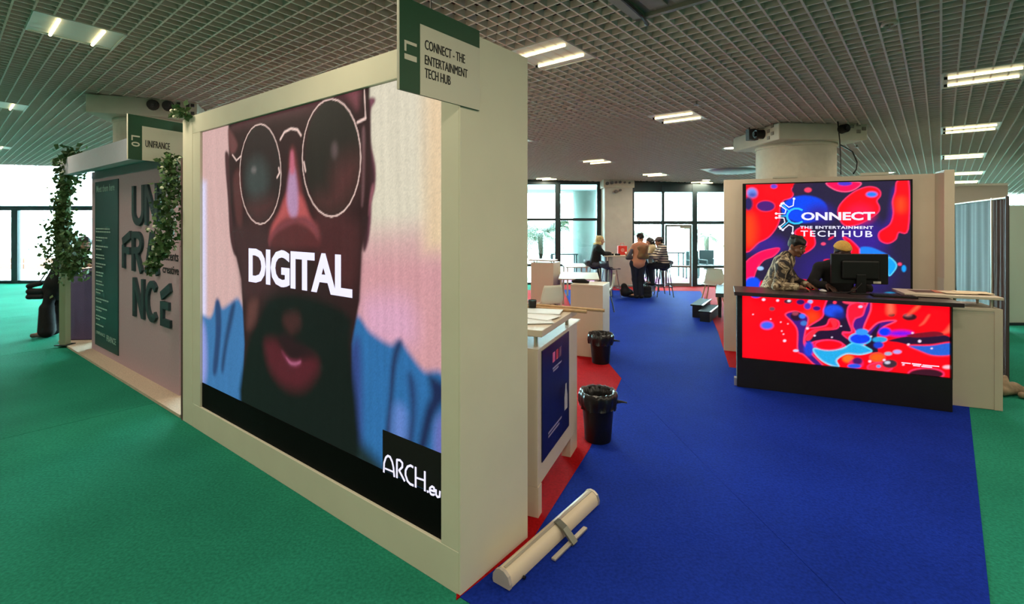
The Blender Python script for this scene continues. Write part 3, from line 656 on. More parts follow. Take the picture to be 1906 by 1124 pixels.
# the glass door in window 3, standing slightly ajar
door = thing('door_1', None, None, (5.42, 14.96, .01), math.radians(180-6), kind='structure')
for lo, hi in [((0, -.02, 0), (.06, .02, 1.86)), ((.72, -.02, 0), (.78, .02, 1.86)), ((.06, -.02, 0), (.72, .02, .1)), ((.06, -.02, 1.80), (.72, .02, 1.86)), ((.06, -.02, .56), (.72, .02, .62))]:
    obj('door_frame', B(lo, hi), mat('door_metal', (150, 150, 146), .4, metal=.5), door)
obj('pane', B((.06, -.004, .1), (.72, .004, 1.8)), M_GLASS, door)
obj('door_handle', tube(NB(), [(.69, .03, .85), (.69, .07, .88), (.69, .07, 1.2), (.69, .03, 1.23)], .012), M_CHROME, door, True)
obj('door_closer', B((.05, .02, 1.75), (.35, .06, 1.8)), M_ALU, door)

# far pillar between the windows, and the two round columns with their square capitals
pil = thing('pillar', 'broad off-white pillar with pipes at its top between the far windows', 'pillar', (3.2, 15.1, 0))
obj('shaft', B((-.42, -.25, 0), (.42, .45, 3.3), .02), mat('pillar_plaster', (204, 200, 190), .8, .05, 6), pil)
obj('head_band', B((-.46, -.3, 2.98), (.46, .45, 3.3)), M_CONC, pil)
for x, z, r in [(-.36, 3.1, .05), (-.22, 3.12, .045), (-.1, 3.13, .035), (.02, 3.14, .04), (.16, 3.13, .03), (.3, 3.12, .03), (-.1, 2.86, .05), (.03, 2.9, .035)]:
    obj('pipe_end', cyl(NB(), (x, -.3, z), (x, -.38, z), r, n=12), mat('grey_pipe', (96, 92, 90), .5), pil)

def column(name, label, cx, cy, r, rz, half, zb):
    t = thing(name, label, 'column', (cx, cy, 0), rz)
    zt = ceil_z(cx, cy)
    bm = lathe(NB(), [(r, 0), (r, zb-.06), (r+.012, zb-.05), (r+.012, zb+.05)], 48)
    obj('shaft', bm, M_CONC, t, True)
    obj('capital', B((-half, -half, zb), (half, half, zt+.02), .012), mat('capital_paint', (216, 208, 190), .75, .04, 8), t)
    return t
colr = column('column', 'fat round white column with square head behind the red and blue screen', 4.42, 7.74, .55, math.radians(3), .655, 3.14)
coll = column('column', 'round column with square head rising behind the mauve wall', -5.3, 7.42, .53, math.radians(20), .64, 3.43)
def fitting(parent, name, x, y, z, ax, r, d, m):
    p = Vector((x, y, z)); n = Vector(ax); bm = cyl(NB(), p, p+n*d, r, r*.9, 16)
    cyl(bm, p+n*d*.4, p+n*d*1.25, r*.55, r*.5, 12)
    return obj(name, bm, m, parent, True)
M_FIT = mat('grey_fitting', (70, 66, 66), .5); M_FIT2 = mat('pale_fitting', (150, 142, 130), .5)
# fittings on the right column's head (left face and front face)
fitting(colr, 'spotlight', -.655, -.25, 3.28, (-1, 0, 0), .07, .12, M_BLACK)
obj('bracket', B((-.80, -.12, 3.22), (-.655, -.02, 3.44)), M_FIT, colr)
for y, z in [(-.4, 3.3), (-.5, 3.25), (-.5, 3.36), (-.4, 3.2)]: obj('power_outlet', B((-.668, y-.03, z-.025), (-.655, y+.03, z+.025), .004), M_FIT2, colr)
fitting(colr, 'spotlight', .27, -.655, 3.29, (0, -1, 0), .065, .10, M_BLACK)
for x, z in [(.42, 3.33), (.52, 3.26), (.52, 3.36), (.6, 3.3)]: obj('power_outlet', B((x-.03, -.668, z-.025), (x+.03, -.655, z+.025), .004), M_FIT2, colr)
# fittings on the left column's head
for x in (.12, .30): fitting(coll, 'power_socket', x, -.64, 3.58, (0, -1, 0), .075, .05, M_FIT)
for x, z in [(.42, 3.62), (.42, 3.52), (.53, 3.61), (.59, 3.61), (.53, 3.5), (.59, 3.5)]: obj('power_outlet', B((x-.022, -.652, z-.022), (x+.022, -.64, z+.022), .003), M_FIT, coll)
tag(obj('hanging_cable', tube(NB(), [(4.6, 7.0, 3.42), (4.585, 6.93, 3.1), (4.58, 6.90, 2.8), (4.58, 6.9, 2.62)], .008, 6), M_BLACK, None, True), 'thin straight black cable hanging down in front of the square column head', 'cable')
tag(obj('slack_cable', tube(NB(), [(4.94, 7.45, 3.12), (4.95, 7.2, 2.98), (4.88, 7.0, 2.80), (4.80, 6.9, 2.70), (4.74, 6.88, 2.63)], .010, 6), M_BLACK, None, True), 'slack black cable looping from the column to the booth wall', 'cable')

# ceiling lamps: a square tray with two tubes, set in the grid
def lamp(q, a, label, group=None, power=1.0):
    t = bpy.data.objects.new('ceiling_lamp', None); C.objects.link(t); t.matrix_world = CM@Matrix.Translation((q, a, 0))
    tag(t, label, 'ceiling lamp', group); t['kind'] = 'thing'; del t['kind']
    for me, n in LP: o = bpy.data.objects.new(n, me); C.objects.link(o); o.parent = t
    ld = bpy.data.lights.new('lamp_glow', 'AREA'); ld.shape = 'SQUARE'; ld.size = .5; ld.energy = LAMP_W*power; ld.color = (1, .87, .66)
    lo = bpy.data.objects.new('lamp_glow', ld); C.objects.link(lo); lo.parent = t; lo.location = (0, 0, -.035)
    return t
def mkmesh(bm, m, smooth=False):
    me = bpy.data.meshes.new('lamp_part'); bmesh.ops.recalc_face_normals(bm, faces=bm.faces); bm.to_mesh(me); bm.free(); me.materials.append(m); return me
H = .3125
tray = NB()
for lo, hi in [((-H, -H, -.006), (-H+.015, H, .03)), ((H-.015, -H, -.006), (H, H, .03)), ((-H, -H, -.006), (H, -H+.015, .03)), ((-H, H-.015, -.006), (H, H, .03)), ((-H, -H, .0), (H, H, .006))]: box(tray, lo, hi)
LP = [(mkmesh(tray, mat('lamp_tray_white', (225, 226, 218), .35)), 'tray')]
for s in (-1, 1):
    LP.append((mkmesh(cyl(NB(), (-.26, s*.15, -.014), (.27, s*.15, -.014), .013, n=12), M_TUBE), 'fluorescent_tube'))
    LP.append((mkmesh(cyl(NB(), (-.29, s*.15, -.014), (-.262, s*.15, -.014), .014, n=12), M_BLACK), 'tube_cap'))
for q, a, lab in [(-5.9375, .8125, 'ceiling lamp at the top left corner with two short bright tubes'),
                  (-10.69, .5625, 'ceiling lamp cut by the left edge below the corner lamp'),
                  (-17.06, .8125, 'farthest left ceiling lamp, a small bright spot above the windows'),
                  (-2.8125, 3.8125, 'ceiling lamp touching the top edge of the white screen wall'),
                  (-2.8125, 6.8125, 'ceiling lamp in the middle left of the square column head'),
                  (-5.9375, 9.8125, 'ceiling lamp above the blonde woman and far pillar'),
                  (-5.8125, 12.5625, 'ceiling lamp above the far door, second row from the windows'),
                  (-9.0625, 12.06, 'far ceiling lamp right beside the white screen wall edge'),
                  (-5.4, 14.9, 'farthest ceiling lamp left of the booth wall top'),
                  (.3125, 6.8125, 'nearest and largest ceiling lamp in the right row'),
                  (.3125, 9.6875, 'second nearest ceiling lamp in the right row'),
                  (.3125, 12.5625, 'third nearest ceiling lamp in the right row'),
                  (.4375, 15.4375, 'fourth ceiling lamp in the right row, just above the booth end'),
                  (.4375, 17.4375, 'farthest small ceiling lamp in the right row')]:
    lamp(q, a, lab, 'ceiling lamps')
for q, a in [(.3125, 3.8125), (.3125, .8125), (.3125, -2.3), (-2.8125, .8125), (-2.8125, -2.3), (3.4375, .8125), (3.4375, 3.8125), (3.4375, 6.8125), (3.4375, 9.7), (3.4375, 12.5), (-5.9375, -2.3), (-5.9375, 3.8125), (-12.2, -2.3), (-9.06, 3.8), (-9.06, 9.2), (-9.06, -2.3), (-5.9375, 6.8125)]:
    lamp(q, a, 'added ceiling lamp with two tubes, out of view', 'ceiling lamps', 1.0 if a > 3 else .7 if (q, a) == (-2.8125, .8125) else 1.6)  # unseen lamps added along the grid; most near the camera boosted to brighten fronts
def downlight(q, a, lab):
    t = bpy.data.objects.new('downlight', None); C.objects.link(t); t.matrix_world = CM@Matrix.Translation((q, a, 0)); tag(t, lab, 'downlight', 'round downlights')
    obj('trim_ring', lathe(NB(), [(.11, .02), (.14, .02), (.14, -.012), (.11, -.012), (.11, .02)], 24, close=False), M_WHITE2, t)
    obj('lens', cyl(NB(), (0, 0, -.006), (0, 0, .004), .11, n=24), M_SPOT, t)
downlight(-2.9375, 9.5625, 'round downlight touching the left side of the square column head')
downlight(-5.06, 14.31, 'round downlight left of the booth wall top')
downlight(-.94, 14.6, 'round downlight peeking over the red and blue screen')
t = bpy.data.objects.new('ceiling_diffuser', None); C.objects.link(t); t.matrix_world = CM@Matrix.Translation((-3.81, 12.6, 0)); tag(t, 'large round ceiling diffuser on a white square beside the column', 'air diffuser')
obj('plate', B((-.6, -.6, -.012), (.6, .6, 0)), M_WHITE2, t); obj('disc', lathe(NB(), [(.1, -.06), (.5, -.05), (.56, -.012)], 32), mat('diffuser_grey', (150, 146, 146), .5), t, True)
t = bpy.data.objects.new('smoke_detector', None); C.objects.link(t); t.matrix_world = CM@Matrix.Translation((-.3, 4.79, 0)); tag(t, 'round smoke detector hanging under the ceiling grid, upper right', 'smoke detector')
obj('rim', lathe(NB(), [(.05, -.002), (.055, -.02), (.04, -.028), (.028, -.02), (.03, -.002)], 24, close=False), M_WHITE2, t, True); obj('sensor', lathe(NB(), [(.006, 0), (.006, -.05), (.018, -.052), (.018, -.058)], 12), M_FIT2, t)
for q, a, lab in [(-2.31, 6.19, 'small sprinkler head left of the middle ceiling lamp'), (-1.1, 10.4, 'small sprinkler head between the column head and the right lamp row')]:
    t = bpy.data.objects.new('sprinkler', None); C.objects.link(t); t.matrix_world = CM@Matrix.Translation((q, a, 0)); tag(t, lab, 'sprinkler')
    obj('pipe', cyl(NB(), (0, 0, -.03), (0, 0, .02), .012, n=10), M_FIT2, t); obj('deflector', lathe(NB(), [(.012, -.03), (.035, -.034), (.035, -.038)], 14), M_FIT2, t)
# ventilation unit at the top edge of the view
t = bpy.data.objects.new('ventilation_unit', None); C.objects.link(t); t.matrix_world = CM@Matrix.Translation((-1.8, 3.57, 0)); tag(t, 'grey ventilation unit in the ceiling at the top edge of the view', 'ventilation unit')
v = NB()
for lo, hi in [((0, -1.2, -.03), (.09, 0, .05)), ((0, -.04, -.03), (1.2, 0, .05)), ((.09, -1.2, .0), (1.2, -.04, .012))]: box(v, lo, hi)
obj('casing', v, M_FIT2, t)
for k in range(5): obj('louvre', B((.16+k*.19, -.42, -.02), (.30+k*.19, -.10, .0), .004), M_FIT2, t)
for k in range(3): obj('vent_slot', B((.2+k*.25, -.75, -.012), (.36+k*.25, -.52, 0)), M_BLACK, t)
obj('cable', tube(NB(), [(.1, -.9, -.03), (.11, -.4, -.045), (.10, -.12, -.05), (.07, .05, -.05), (.03, .1, -.02)], .014, 6), M_BLACK, t)
# ================================================================== SCREEN WALL WITH THE PORTRAIT
RZ1 = math.atan2(-.611, .792); L1 = (-3.263, 4.908, 0)
wall = thing('screen_wall', 'tall cream wall box framing the portrait screen, standing at the carpet corner', 'display wall', L1, RZ1)
HT = 2.985
obj('left_post', B((0, 0, 0), (.24, .6, HT-.012), .004), M_WHITE, wall)
obj('bottom_rail', B((.244, 0, 0), (3.766, .1, .226), .003), M_WHITE, wall)
obj('top_rail', B((.244, 0, 2.812), (3.766, .1, HT), .003), M_WHITE, wall)
obj('left_stile', B((.244, .001, .226), (.42, .1, 2.812), .002), M_WHITE, wall)
obj('right_stile', B((3.634, .001, .226), (3.766, .1, 2.812), .002), M_WHITE, wall)
obj('back_box', B((.244, .12, 0), (3.766, .59, HT)), M_WHITE, wall)
obj('side_panel', B((3.767, 0, 0), (3.778, .605, HT), .002), M_WHITE, wall)
obj('edge_board', B((-.035, -.004, 0), (-.001, .6, 2.6)), M_BROWN, wall)
scr = thing('led_screen', 'large LED screen showing a man in round sunglasses with the word DIGITAL', 'screen', L1, RZ1)
FB = NB(); box(FB, (.42, .026, .228), (3.633, .11, 2.81))
obj('cabinet', FB, M_BLACKM, scr)
obj('lower_cover', B((.424, .017, .228), (3.63, .026, .452)), mat('black_cover_cloth', (7, 7, 8), .7, spec=.1), scr)
gl = [(w, P, (232, 200, 190)) for w, P in GLASSES]
def fgrad(X, Z): return 1+.035*np.sin(X*37+np.sin(Z*3)*2)*np.sin(X*11.3)+.03*np.sin(X*83+Z*2)*(X > 2.55)
pic = picture(.424, 3.63, .455, 2.808, .0085, (206, 168, 164), ART_FACE, gl, fgrad)
o = link('picture', pic, screen_mat('portrait_screen', 1.05), scr); o.location = (0, .02, 0)
text_obj('caption', 'DIGITAL', 1.362, 2.797, 1.470, 1.752, M_LED, scr, .003, .0195, .03, .92)
bx = [(p[0], p[1]) for p in ARCH_BOX]
o = obj('logo_panel', B((bx[0][0], .0172, .458), (3.628, .0195, .700)), M_BLACKM, scr)
o = obj('logo_lettering', strokes_bm([(w, P) for w, P in ARCH], .002, .0170), M_LED, scr)
# hanging aisle signs
def aisle_sign(name, label, x, y, rz, code, lines, wire):
    t = thing(name, label, 'sign', (x, y, 2.575), rz)
    obj('board', B((0, -.013, 0), (.553, -.002, .435)), M_SIGNG, t)
    obj('edge_strip', B((-.005, -.014, 0), (-.0003, -.001, .435)), M_SIGNW, t)
    obj('name_panel', B((.1235, -.0155, 0), (.553, -.0132, .338)), M_SIGNW, t)
    for ch, a0, a1 in ((code[0], 0, .05), (code[1], .062, .088 if code[1] == '1' else .108)):
        me = text_mesh(ch, a0, a1, 0, .075, .001, 0, .012)
        for v in me.vertices: a, b, c = v.co; v.co = (.028+c, b-.0135, .235-a)
        link('code_letter', me, M_SIGNW, t)
    for i, (s, x1, z0, z1) in enumerate(lines): text_obj('lettering', s, .152, x1, z0, z1, M_INK, t, .001, -.0157, -.0022, 1.0)
    if wire: obj('hanging_wire', tube(NB(), wire, .004, 6), M_BLACK, t)
    return t
aisle_sign('aisle_sign', 'green and white L1 sign for Connect the Entertainment Tech Hub', -.5255+.0, 2.275, math.atan2(.79, .61), 'L1',
           [('CONNECT - THE', .432, .225, .272), ('ENTERTAINMENT', .452, .153, .198), ('TECH HUB', .325, .088, .135)], [(.20, -.006, .435), (.20, -.006, 1.06)])
aisle_sign('aisle_sign', 'green and white L0 sign reading Unifrance above the mauve wall', -3.72, 4.79, math.atan2(.91, .41), 'L0', [('UNIFRANCE', .385, .135, .205)], None)

# ================================================================== MAUVE STAND
RZU = math.atan2(-.604, .797)
uw = thing('booth_wall', 'mauve wall with big dark letters behind the portrait screen wall', 'wall panel', (-6.43, 7.58, 0), RZU)
obj('panel', B((0, 0, .02), (3.42, .09, 2.72), .004), M_PURPLE, uw)
t_ = .085
def letter(paths, name='letter'): return obj(name, strokes_bm(paths, .028, 0), M_LETTER, uw)
def arc(cx, cz, rx, rz_, a0, a1, n=14): return [(cx+rx*math.cos(math.radians(a0+(a1-a0)*i/n)), cz+rz_*math.sin(math.radians(a0+(a1-a0)*i/n))) for i in range(n+1)]
letter([(t_, [(1.97, 2.425), (1.97, 2.1)]+arc(2.15, 2.1, .18, .14, 180, 360)[0:]+[(2.33, 2.1), (2.33, 2.425)])])
letter([(t_, [(2.44, 1.925), (2.44, 2.425)]), (t_, [(2.45, 2.40), (2.78, 1.95)]), (t_, [(2.79, 1.925), (2.79, 2.425)])])
letter([(t_, [(2.95, 1.925), (2.95, 2.425)])])
letter([(t_, [(1.575, 1.35), (1.575, 1.66)]), (t_, [(1.575, 1.59), (1.83, 1.59)]), (.10, [(1.55, 1.70), (1.86, 1.80)])])
letter([(t_, [(1.96, 1.335), (1.96, 1.84)]), (t_, [(1.96, 1.80), (2.12, 1.80)]+arc(2.12, 1.70, .14, .1, 90, -90)+[(1.96, 1.60)]), (t_, [(2.08, 1.60), (2.27, 1.335)])])
letter([(t_, [(2.44, 1.335), (2.62, 1.83)]), (t_, [(2.62, 1.83), (2.82, 1.335)]), (.07, [(2.5, 1.47), (2.76, 1.47)])])
letter([(t_, [(2.0, .755), (2.0, 1.25)]), (t_, [(2.01, 1.23), (2.31, .78)]), (t_, [(2.32, .755), (2.32, 1.25)])])
letter([(t_, arc(2.64, 1.005, .17, .21, 45, 315))])
letter([(t_, [(2.965, .755), (2.965, 1.04)]), (t_, [(2.965, .80), (3.22, .80)]), (t_, [(2.965, 1.0), (3.18, 1.0)]), (.10, [(2.94, 1.10), (3.22, 1.22)])])
M_INKP = mat('plum_print', (44, 36, 44), .6)
text_obj('small_lettering', 'accents', 2.95, 3.40, 1.52, 1.61, M_INKP, uw, .004, 0, .01)
text_obj('small_lettering', 'creative', 2.93, 3.41, 1.37, 1.46, M_INKP, uw, .004, 0, .01)
pst = thing('poster', 'dark teal Meet them here poster with a list on the mauve wall', 'poster', (-6.43, 7.58, 0), RZU)
obj('sheet', B((.22, -.012, .13), (1.31, -.001, 2.555)), M_TEALD, pst)
text_obj('heading', 'Meet them here', .30, 1.16, 2.40, 2.50, M_TEALP, pst, .001, -.0125, .008)
text_obj('footer', 'UNIFRANCE', .28, .72, .30, .345, M_TEALP, pst, .001, -.0125)
text_obj('footer', 'FRANCE', .80, 1.22, .26, .345, M_TEALP, pst, .001, -.0125)
rl = random.Random(3); ln = NB()
for k in range(34):
    z = 1.86-k*.043
    if k % 3 == 2: continue
    for_w = .28+rl.random()*.30 if k % 3 == 0 else .16+rl.random()*.18
    if k < 2: for_w = .65
    x = .28
    while x < .28+for_w:
        w = .03+rl.random()*.07; box(ln, (x, -.0135, z-.008), (x+w, -.0125, z+.010)); x += w+.018
obj('list_lines', ln, M_TEALP, pst)['kind'] = 'stuff'
tag(obj('fascia_beam', B((0, -.06, 0), (4.15, .06, .26), .006), M_LAV), 'pale lavender fascia beam above the mauve wall between the vines', 'beam')
o = bpy.data.objects['fascia_beam']; o.location = (-7.03, 7.79, 2.68); o.rotation_euler = (0, 0, math.atan2(-.608, .794))
tag(obj('roof_board', B((.75, .06, 0), (4.15, 1.0, .03)), M_LAV), 'flat lavender roof board between fascia beam and mauve wall', 'roof board')
o = bpy.data.objects['roof_board']; o.location = (-7.03, 7.79, 2.72); o.rotation_euler = (0, 0, math.atan2(-.608, .794))
tag(obj('stand_plinth', prism(NB(), [(-7.40, 8.08), (-3.33, 4.965), (-2.75, 5.72), (-6.6, 10.2), (-7.7, 10.0)], 0, .03), M_PLINTH), 'pale beige carpeted plinth along the foot of the mauve wall', 'plinth')
po = thing('corner_post', 'slim greenish post wrapped in ivy at the left corner of the mauve stand', 'post', (-7.03, 7.79, .03))
obj('shaft', B((-.05, -.05, 0), (.05, .05, 2.9), .006), mat('mossy_post', (134, 146, 118), .7), po)
obj('foot_plate', B((-.09, -.09, 0), (.09, .09, .012)), M_DARKMET, po)
pf = thing('felt_counter', 'purple felt covered standing counter beside the leaning woman', 'counter', (-7.27, 8.07, .03), math.radians(4))
obj('body', B((0, 0, 0), (.62, .55, 1.10), .035), M_POUF, pf, True); obj('top_pad', B((-.01, -.01, 1.10), (.63, .56, 1.135), .015), M_POUF, pf, True)

def leaves(path, spread, n, size, rng, drop=.0, flowers=0):
    co = []; q = []; fl = NB(); P = [np.array(p) for p in path]
    for i in range(n):
        k = rng.randrange(len(P)-1); t = rng.random(); sp = spread[k]+(spread[k+1]-spread[k])*t
        c = P[k]+(P[k+1]-P[k])*t+np.array([rng.gauss(0, sp*.5), rng.gauss(0, sp*.5), rng.gauss(0, sp*.5)])
        s = size*(.6+.8*rng.random()); d = np.array([rng.gauss(0, 1), rng.gauss(0, 1), rng.gauss(0, 1)-.5]); d /= np.linalg.norm(d)
        e = np.cross(d, [rng.gauss(0, 1), rng.gauss(0, 1), rng.gauss(0, 1)]); e /= np.linalg.norm(e)+1e-9; f = np.cross(d, e)
        b = len(co); co += [c, c+d*s*.45+e*s*.38+f*s*.1, c+d*s, c+d*s*.45-e*s*.38+f*s*.1]; q.append((b, b+1, b+2, b+3))
        if i < flowers:
            ball(fl, tuple(c+np.array([rng.gauss(0, .02), -.03, rng.gauss(0, .02)])), size*.32, 6, (1, .7, .9))
    return np.array(co), np.array(q), fl
def vine(label, path, spread, n, size, seed, flowers=0):
    rng = random.Random(seed); t = thing('ivy_vine', label, 'vine', tuple(path[0]), 0, 'ivy vines on the mauve stand')
    rel = [tuple(np.array(p)-np.array(path[0])) for p in path]
    co, q, fl = leaves(rel, spread, n, size, rng, flowers=flowers)
    o = link('foliage', quadmesh('foliage', co, q), M_LEAF, t); o['kind'] = 'stuff'
    obj('stem', tube(NB(), rel, .012, 6), M_STEM, t)
    if flowers: obj('flowers', fl, M_FLOWER, t)['kind'] = 'stuff'
vine('thick dark ivy at the fascia end, climbing down the left corner post', [(-6.72, 7.60, 3.02), (-6.78, 7.62, 2.88), (-6.86, 7.66, 2.72), (-6.98, 7.72, 2.5), (-7.0, 7.70, 2.2), (-6.98, 7.7, 1.95)], [.10, .17, .17, .11, .09, .10], 900, .075, 1)
vine('hanging ivy mass in front of the leaning woman', [(-7.0, 7.70, 1.98), (-6.95, 7.66, 1.75), (-6.86, 7.62, 1.55), (-6.78, 7.60, 1.38), (-6.72, 7.6, 1.22)], [.12, .17, .27, .28, .14], 1150, .07, 2)
vine('flowering ivy hanging over the letters at the right of the mauve wall', [(-3.46, 5.0, 2.62), (-3.42, 4.98, 2.4), (-3.46, 5.0, 2.15), (-3.48, 5.02, 1.92), (-3.55, 5.06, 1.76), (-3.74, 5.22, 1.62), (-3.9, 5.34, 1.44)], [.08, .11, .14, .13, .08, .05, .04], 1100, .055, 3, 34)
vine('small sprig of ivy on top of the L0 sign', [(-3.30, 4.86, 3.03), (-3.2, 4.78, 3.04), (-3.1, 4.72, 2.99)], [.04, .05, .03], 80, .055, 4, 3)

# ================================================================== BOOTH WALL WITH LOGO SCREEN
RZE = math.atan2(-.3934, .9195)
bw = thing('booth_wall', 'cream booth wall carrying the red and blue logo screen', 'wall panel', (3.22, 7.535, 0), RZE)
obj('front_panel', B((0, 0, .006), (2.62, .06, 2.60), .004), M_WHITE2, bw)
obj('side_panel', B((.001, .061, .006), (.06, .82, 2.60), .004), M_WHITE2, bw)
obj('return_panel', B((2.56, -.30, .006), (2.665, -.001, 2.62), .004), M_WHITE2, bw)
obj('top_clip', B((.66, -.01, 2.60), (.98, .05, 2.63), .004), M_EDGE, bw); obj('top_clip', B((1.74, -.01, 2.60), (2.06, .05, 2.64), .004), M_EDGE, bw)
obj('notice', B((2.585, -.305, .98), (2.588, -.10, 1.25)), M_SIGNW, bw).location = (-.03, 0, 0)
ls = thing('led_screen', 'LED screen on the booth wall with Connect logo over red and blue blobs', 'screen', (3.22, 7.535, 0), RZE)
obj('cabinet', B((.26, -.085, .52), (2.30, -.002, 2.53), .003), M_BLACKM, ls)
pic = picture(.305, 2.275, .56, 2.512, .0085, (36, 30, 58), ART_BACK)
o = link('picture', pic, screen_mat('logo_screen', 1.3), ls); o.location = (0, -.087, 0)
for i, (s, x0, x1, z0, z1, b, sp) in enumerate([('ONNECT', 1.015, 1.885, 1.985, 2.100, .035, 1.0), ('THE ENTERTAINMENT', 1.001, 1.865, 1.866, 1.906, .03, 1.15), ('TECH', 1.008, 1.435, 1.755, 1.840, .012, 1.2), ('HUB', 1.508, 1.857, 1.755, 1.840, .012, 1.2)]):
    text_obj('lettering', s, x0, x1, z0, z1, M_LED, ls, .003, -.088, b, sp)
obj('logo_ring', strokes_bm(LOGO_RING, .003, -.088), M_CYAN, ls)
obj('logo_cyan_lines', strokes_bm(LOGO_CYAN, .003, -.0881), M_CYAN, ls)
lw = strokes_bm(LOGO_WHITE, .003, -.0882); obj('logo_white_lines', lw, M_LED, ls)
for w, P in LOGO_WHITE+LOGO_CYAN:
    for p in ([P[0], P[-1]] if len(P) > 2 else [P[-1]]): obj('logo_node', cyl(NB(), (p[0], -.0885, p[1]), (p[0], -.0925, p[1]), .017, n=12), M_LED, ls)

# reception desk with LED front
dk = thing('reception_desk', 'black reception desk with a red and blue LED front', 'desk', (2.679, 5.896, .004), RZE)
obj('body', B((0, .035, 0), (2.022, .46, 1.085), .004), M_BLACKM, dk)
obj('plinth_board', B((0, 0, 0), (2.022, .034, .338), .003), mat('dark_red_black_board', (20, 14, 16), .6), dk)
for lo, hi in [((0, -.004, .338), (.056, .034, 1.09)), ((2.009, -.004, .338), (2.022, .034, 1.09)), ((.056, -.002, .338), (2.009, .034, .346))]: obj('screen_frame', B(lo, hi), M_BLACK, dk)
o = link('picture', picture(.058, 2.007, .348, 1.088, .0072, (250, 2, 20), ART_DESK), screen_mat('desk_screen', 1.3), dk); o.location = (0, .028, 0)
capx = NB()
for i, (x0, x1, z0, z1) in enumerate([(1.60, 1.68, .452, .462), (1.69, 1.77, .450, .462), (1.78, 1.92, .448, .458), (1.70, 1.76, .434, .444), (1.77, 1.86, .432, .442)]): box(capx, (x0, .0255, z0), (x1, .0278, z1))
obj('caption_lines', capx, M_LED, dk)
obj('counter_top', B((-.032, -.07, 1.092), (2.095, .52, 1.136), .004), mat('dark_wood_top', (52, 38, 40), .35, .15, 14), dk)
obj('foot', B((-.03, .04, 0), (-.002, .12, .09)), M_ALU, dk)

def white_counter(name, label, loc, rz, w, d, h, slab, poster=None, seam=None):
    t = thing(name, label, 'counter', loc, rz)
    if poster:
        x0, x1, z0, z1 = poster
        obj('front_panel', B((0, .004, .2), (.89, .5*d, h), .003), M_WHITE2, t)
        obj('leg', B((0, 0, 0), (.07, d, .2)), M_WHITE2, t); obj('leg', B((.90, .03, 0), (w, .11, h), .003), M_WHITE2, t); obj('leg', B((.90, d-.1, 0), (w, d, h), .003), M_WHITE2, t)
        obj('back_panel', B((.02, .5*d+.01, .2), (w-.02, d, h-.01)), M_WHITE2, t)
        obj('work_top', B((0, 0, h), (w, d, h+.012), .002), M_WHITE2, t)
    else:
        obj('body', B((0, 0, 0), (w, d, h), .004), M_WHITE2, t)
        obj('edge_frame', B((.0, -.006, h-.03), (w, -.0003, h), .001), M_WHITE2, t)
        if seam: obj('corner_strip', B((seam, -.008, 0), (w+.002, -.0003, h), .002), M_WHITE2, t)
    if slab:
        sx0, sx1, sy0, sy1, z0, z1 = slab
        obj('raised_top', B((sx0, sy0, z0), (sx1, sy1, z1), .004), M_WHITE2, t)
        for x in (max(sx0, 0)+.06, min(sx1, w)-.06):
            for y in (sy0+.07, sy1-.07): obj('spacer', cyl(NB(), (x, y, h), (x, y, z0), .014, n=12), M_ALU, t, True)
    return t
c1 = white_counter('reception_counter', 'white counter with a navy poster on its side beside the screen wall', (.174, 3.278, .006), math.atan2(.925, .38), 1.105, .5, 1.105, (-.01, .88, -.03, .45, 1.20, 1.245), (.073, .732, .34, 1.09))
NAVY = mat('navy_print', (20, 22, 66), .3, .3, 7)
pp = thing('poster', 'dark navy poster on the side of the white counter', 'poster', (.174, 3.278, .006), math.atan2(.925, .38))
obj('sheet', B((.073, -.004, .336), (.732, .003, 1.088)), NAVY, pp)
for x, c in [(.30, (224, 96, 150)), (.38, (190, 40, 60)), (.46, (110, 60, 90))]: obj('emblem', B((x, -.0055, .95), (x+.055, -.0042, 1.02)), mat('emblem_%d' % c[0], c, .5), pp)
pl = NB()
for x0, x1, z in [(.30, .52, .90), (.31, .44, .88), (.20, .52, .475), (.20, .46, .45)]: box(pl, (x0, -.0055, z), (x1, -.0042, z+.012))
obj('text_lines', pl, mat('pale_violet_print', (150, 140, 180), .5), pp)
obj('bottle_picture', prism(NB(), [(.60, .50), (.60, .60), (.625, .66), (.625, .70), (.655, .70), (.655, .66), (.68, .60), (.68, .50)], -.0012, .0).__class__ and (lambda bm: (bmesh.ops.rotate(bm, verts=bm.verts, matrix=Matrix.Rotation(PI/2, 3, 'X')), bm)[1])(prism(NB(), [(.60, .50), (.60, .60), (.625, .66), (.625, .70), (.655, .70), (.655, .66), (.68, .60), (.68, .50)], .0042, .0055)), mat('silver_print', (190, 186, 190), .5), pp)
white_counter('reception_counter', 'plain white counter box with raised top beside the LED desk, leaflets on it', (4.70, 5.31, .002), RZE, .425, .5, 1.055, (-.40, .44, .0, .46, 1.145, 1.175), None, .36)
white_counter('reception_counter', 'beige-white counter box right behind the farther bin', (.86, 7.28, .006), RZE, .48, .45, 1.045, None)
white_counter('reception_counter', 'white counter box farther back beside the window, left edge of the aisle', (.42, 11.1, .006), RZE, .53, .5, 1.045, (-.05, .54, -.02, .3, 1.08, 1.11))
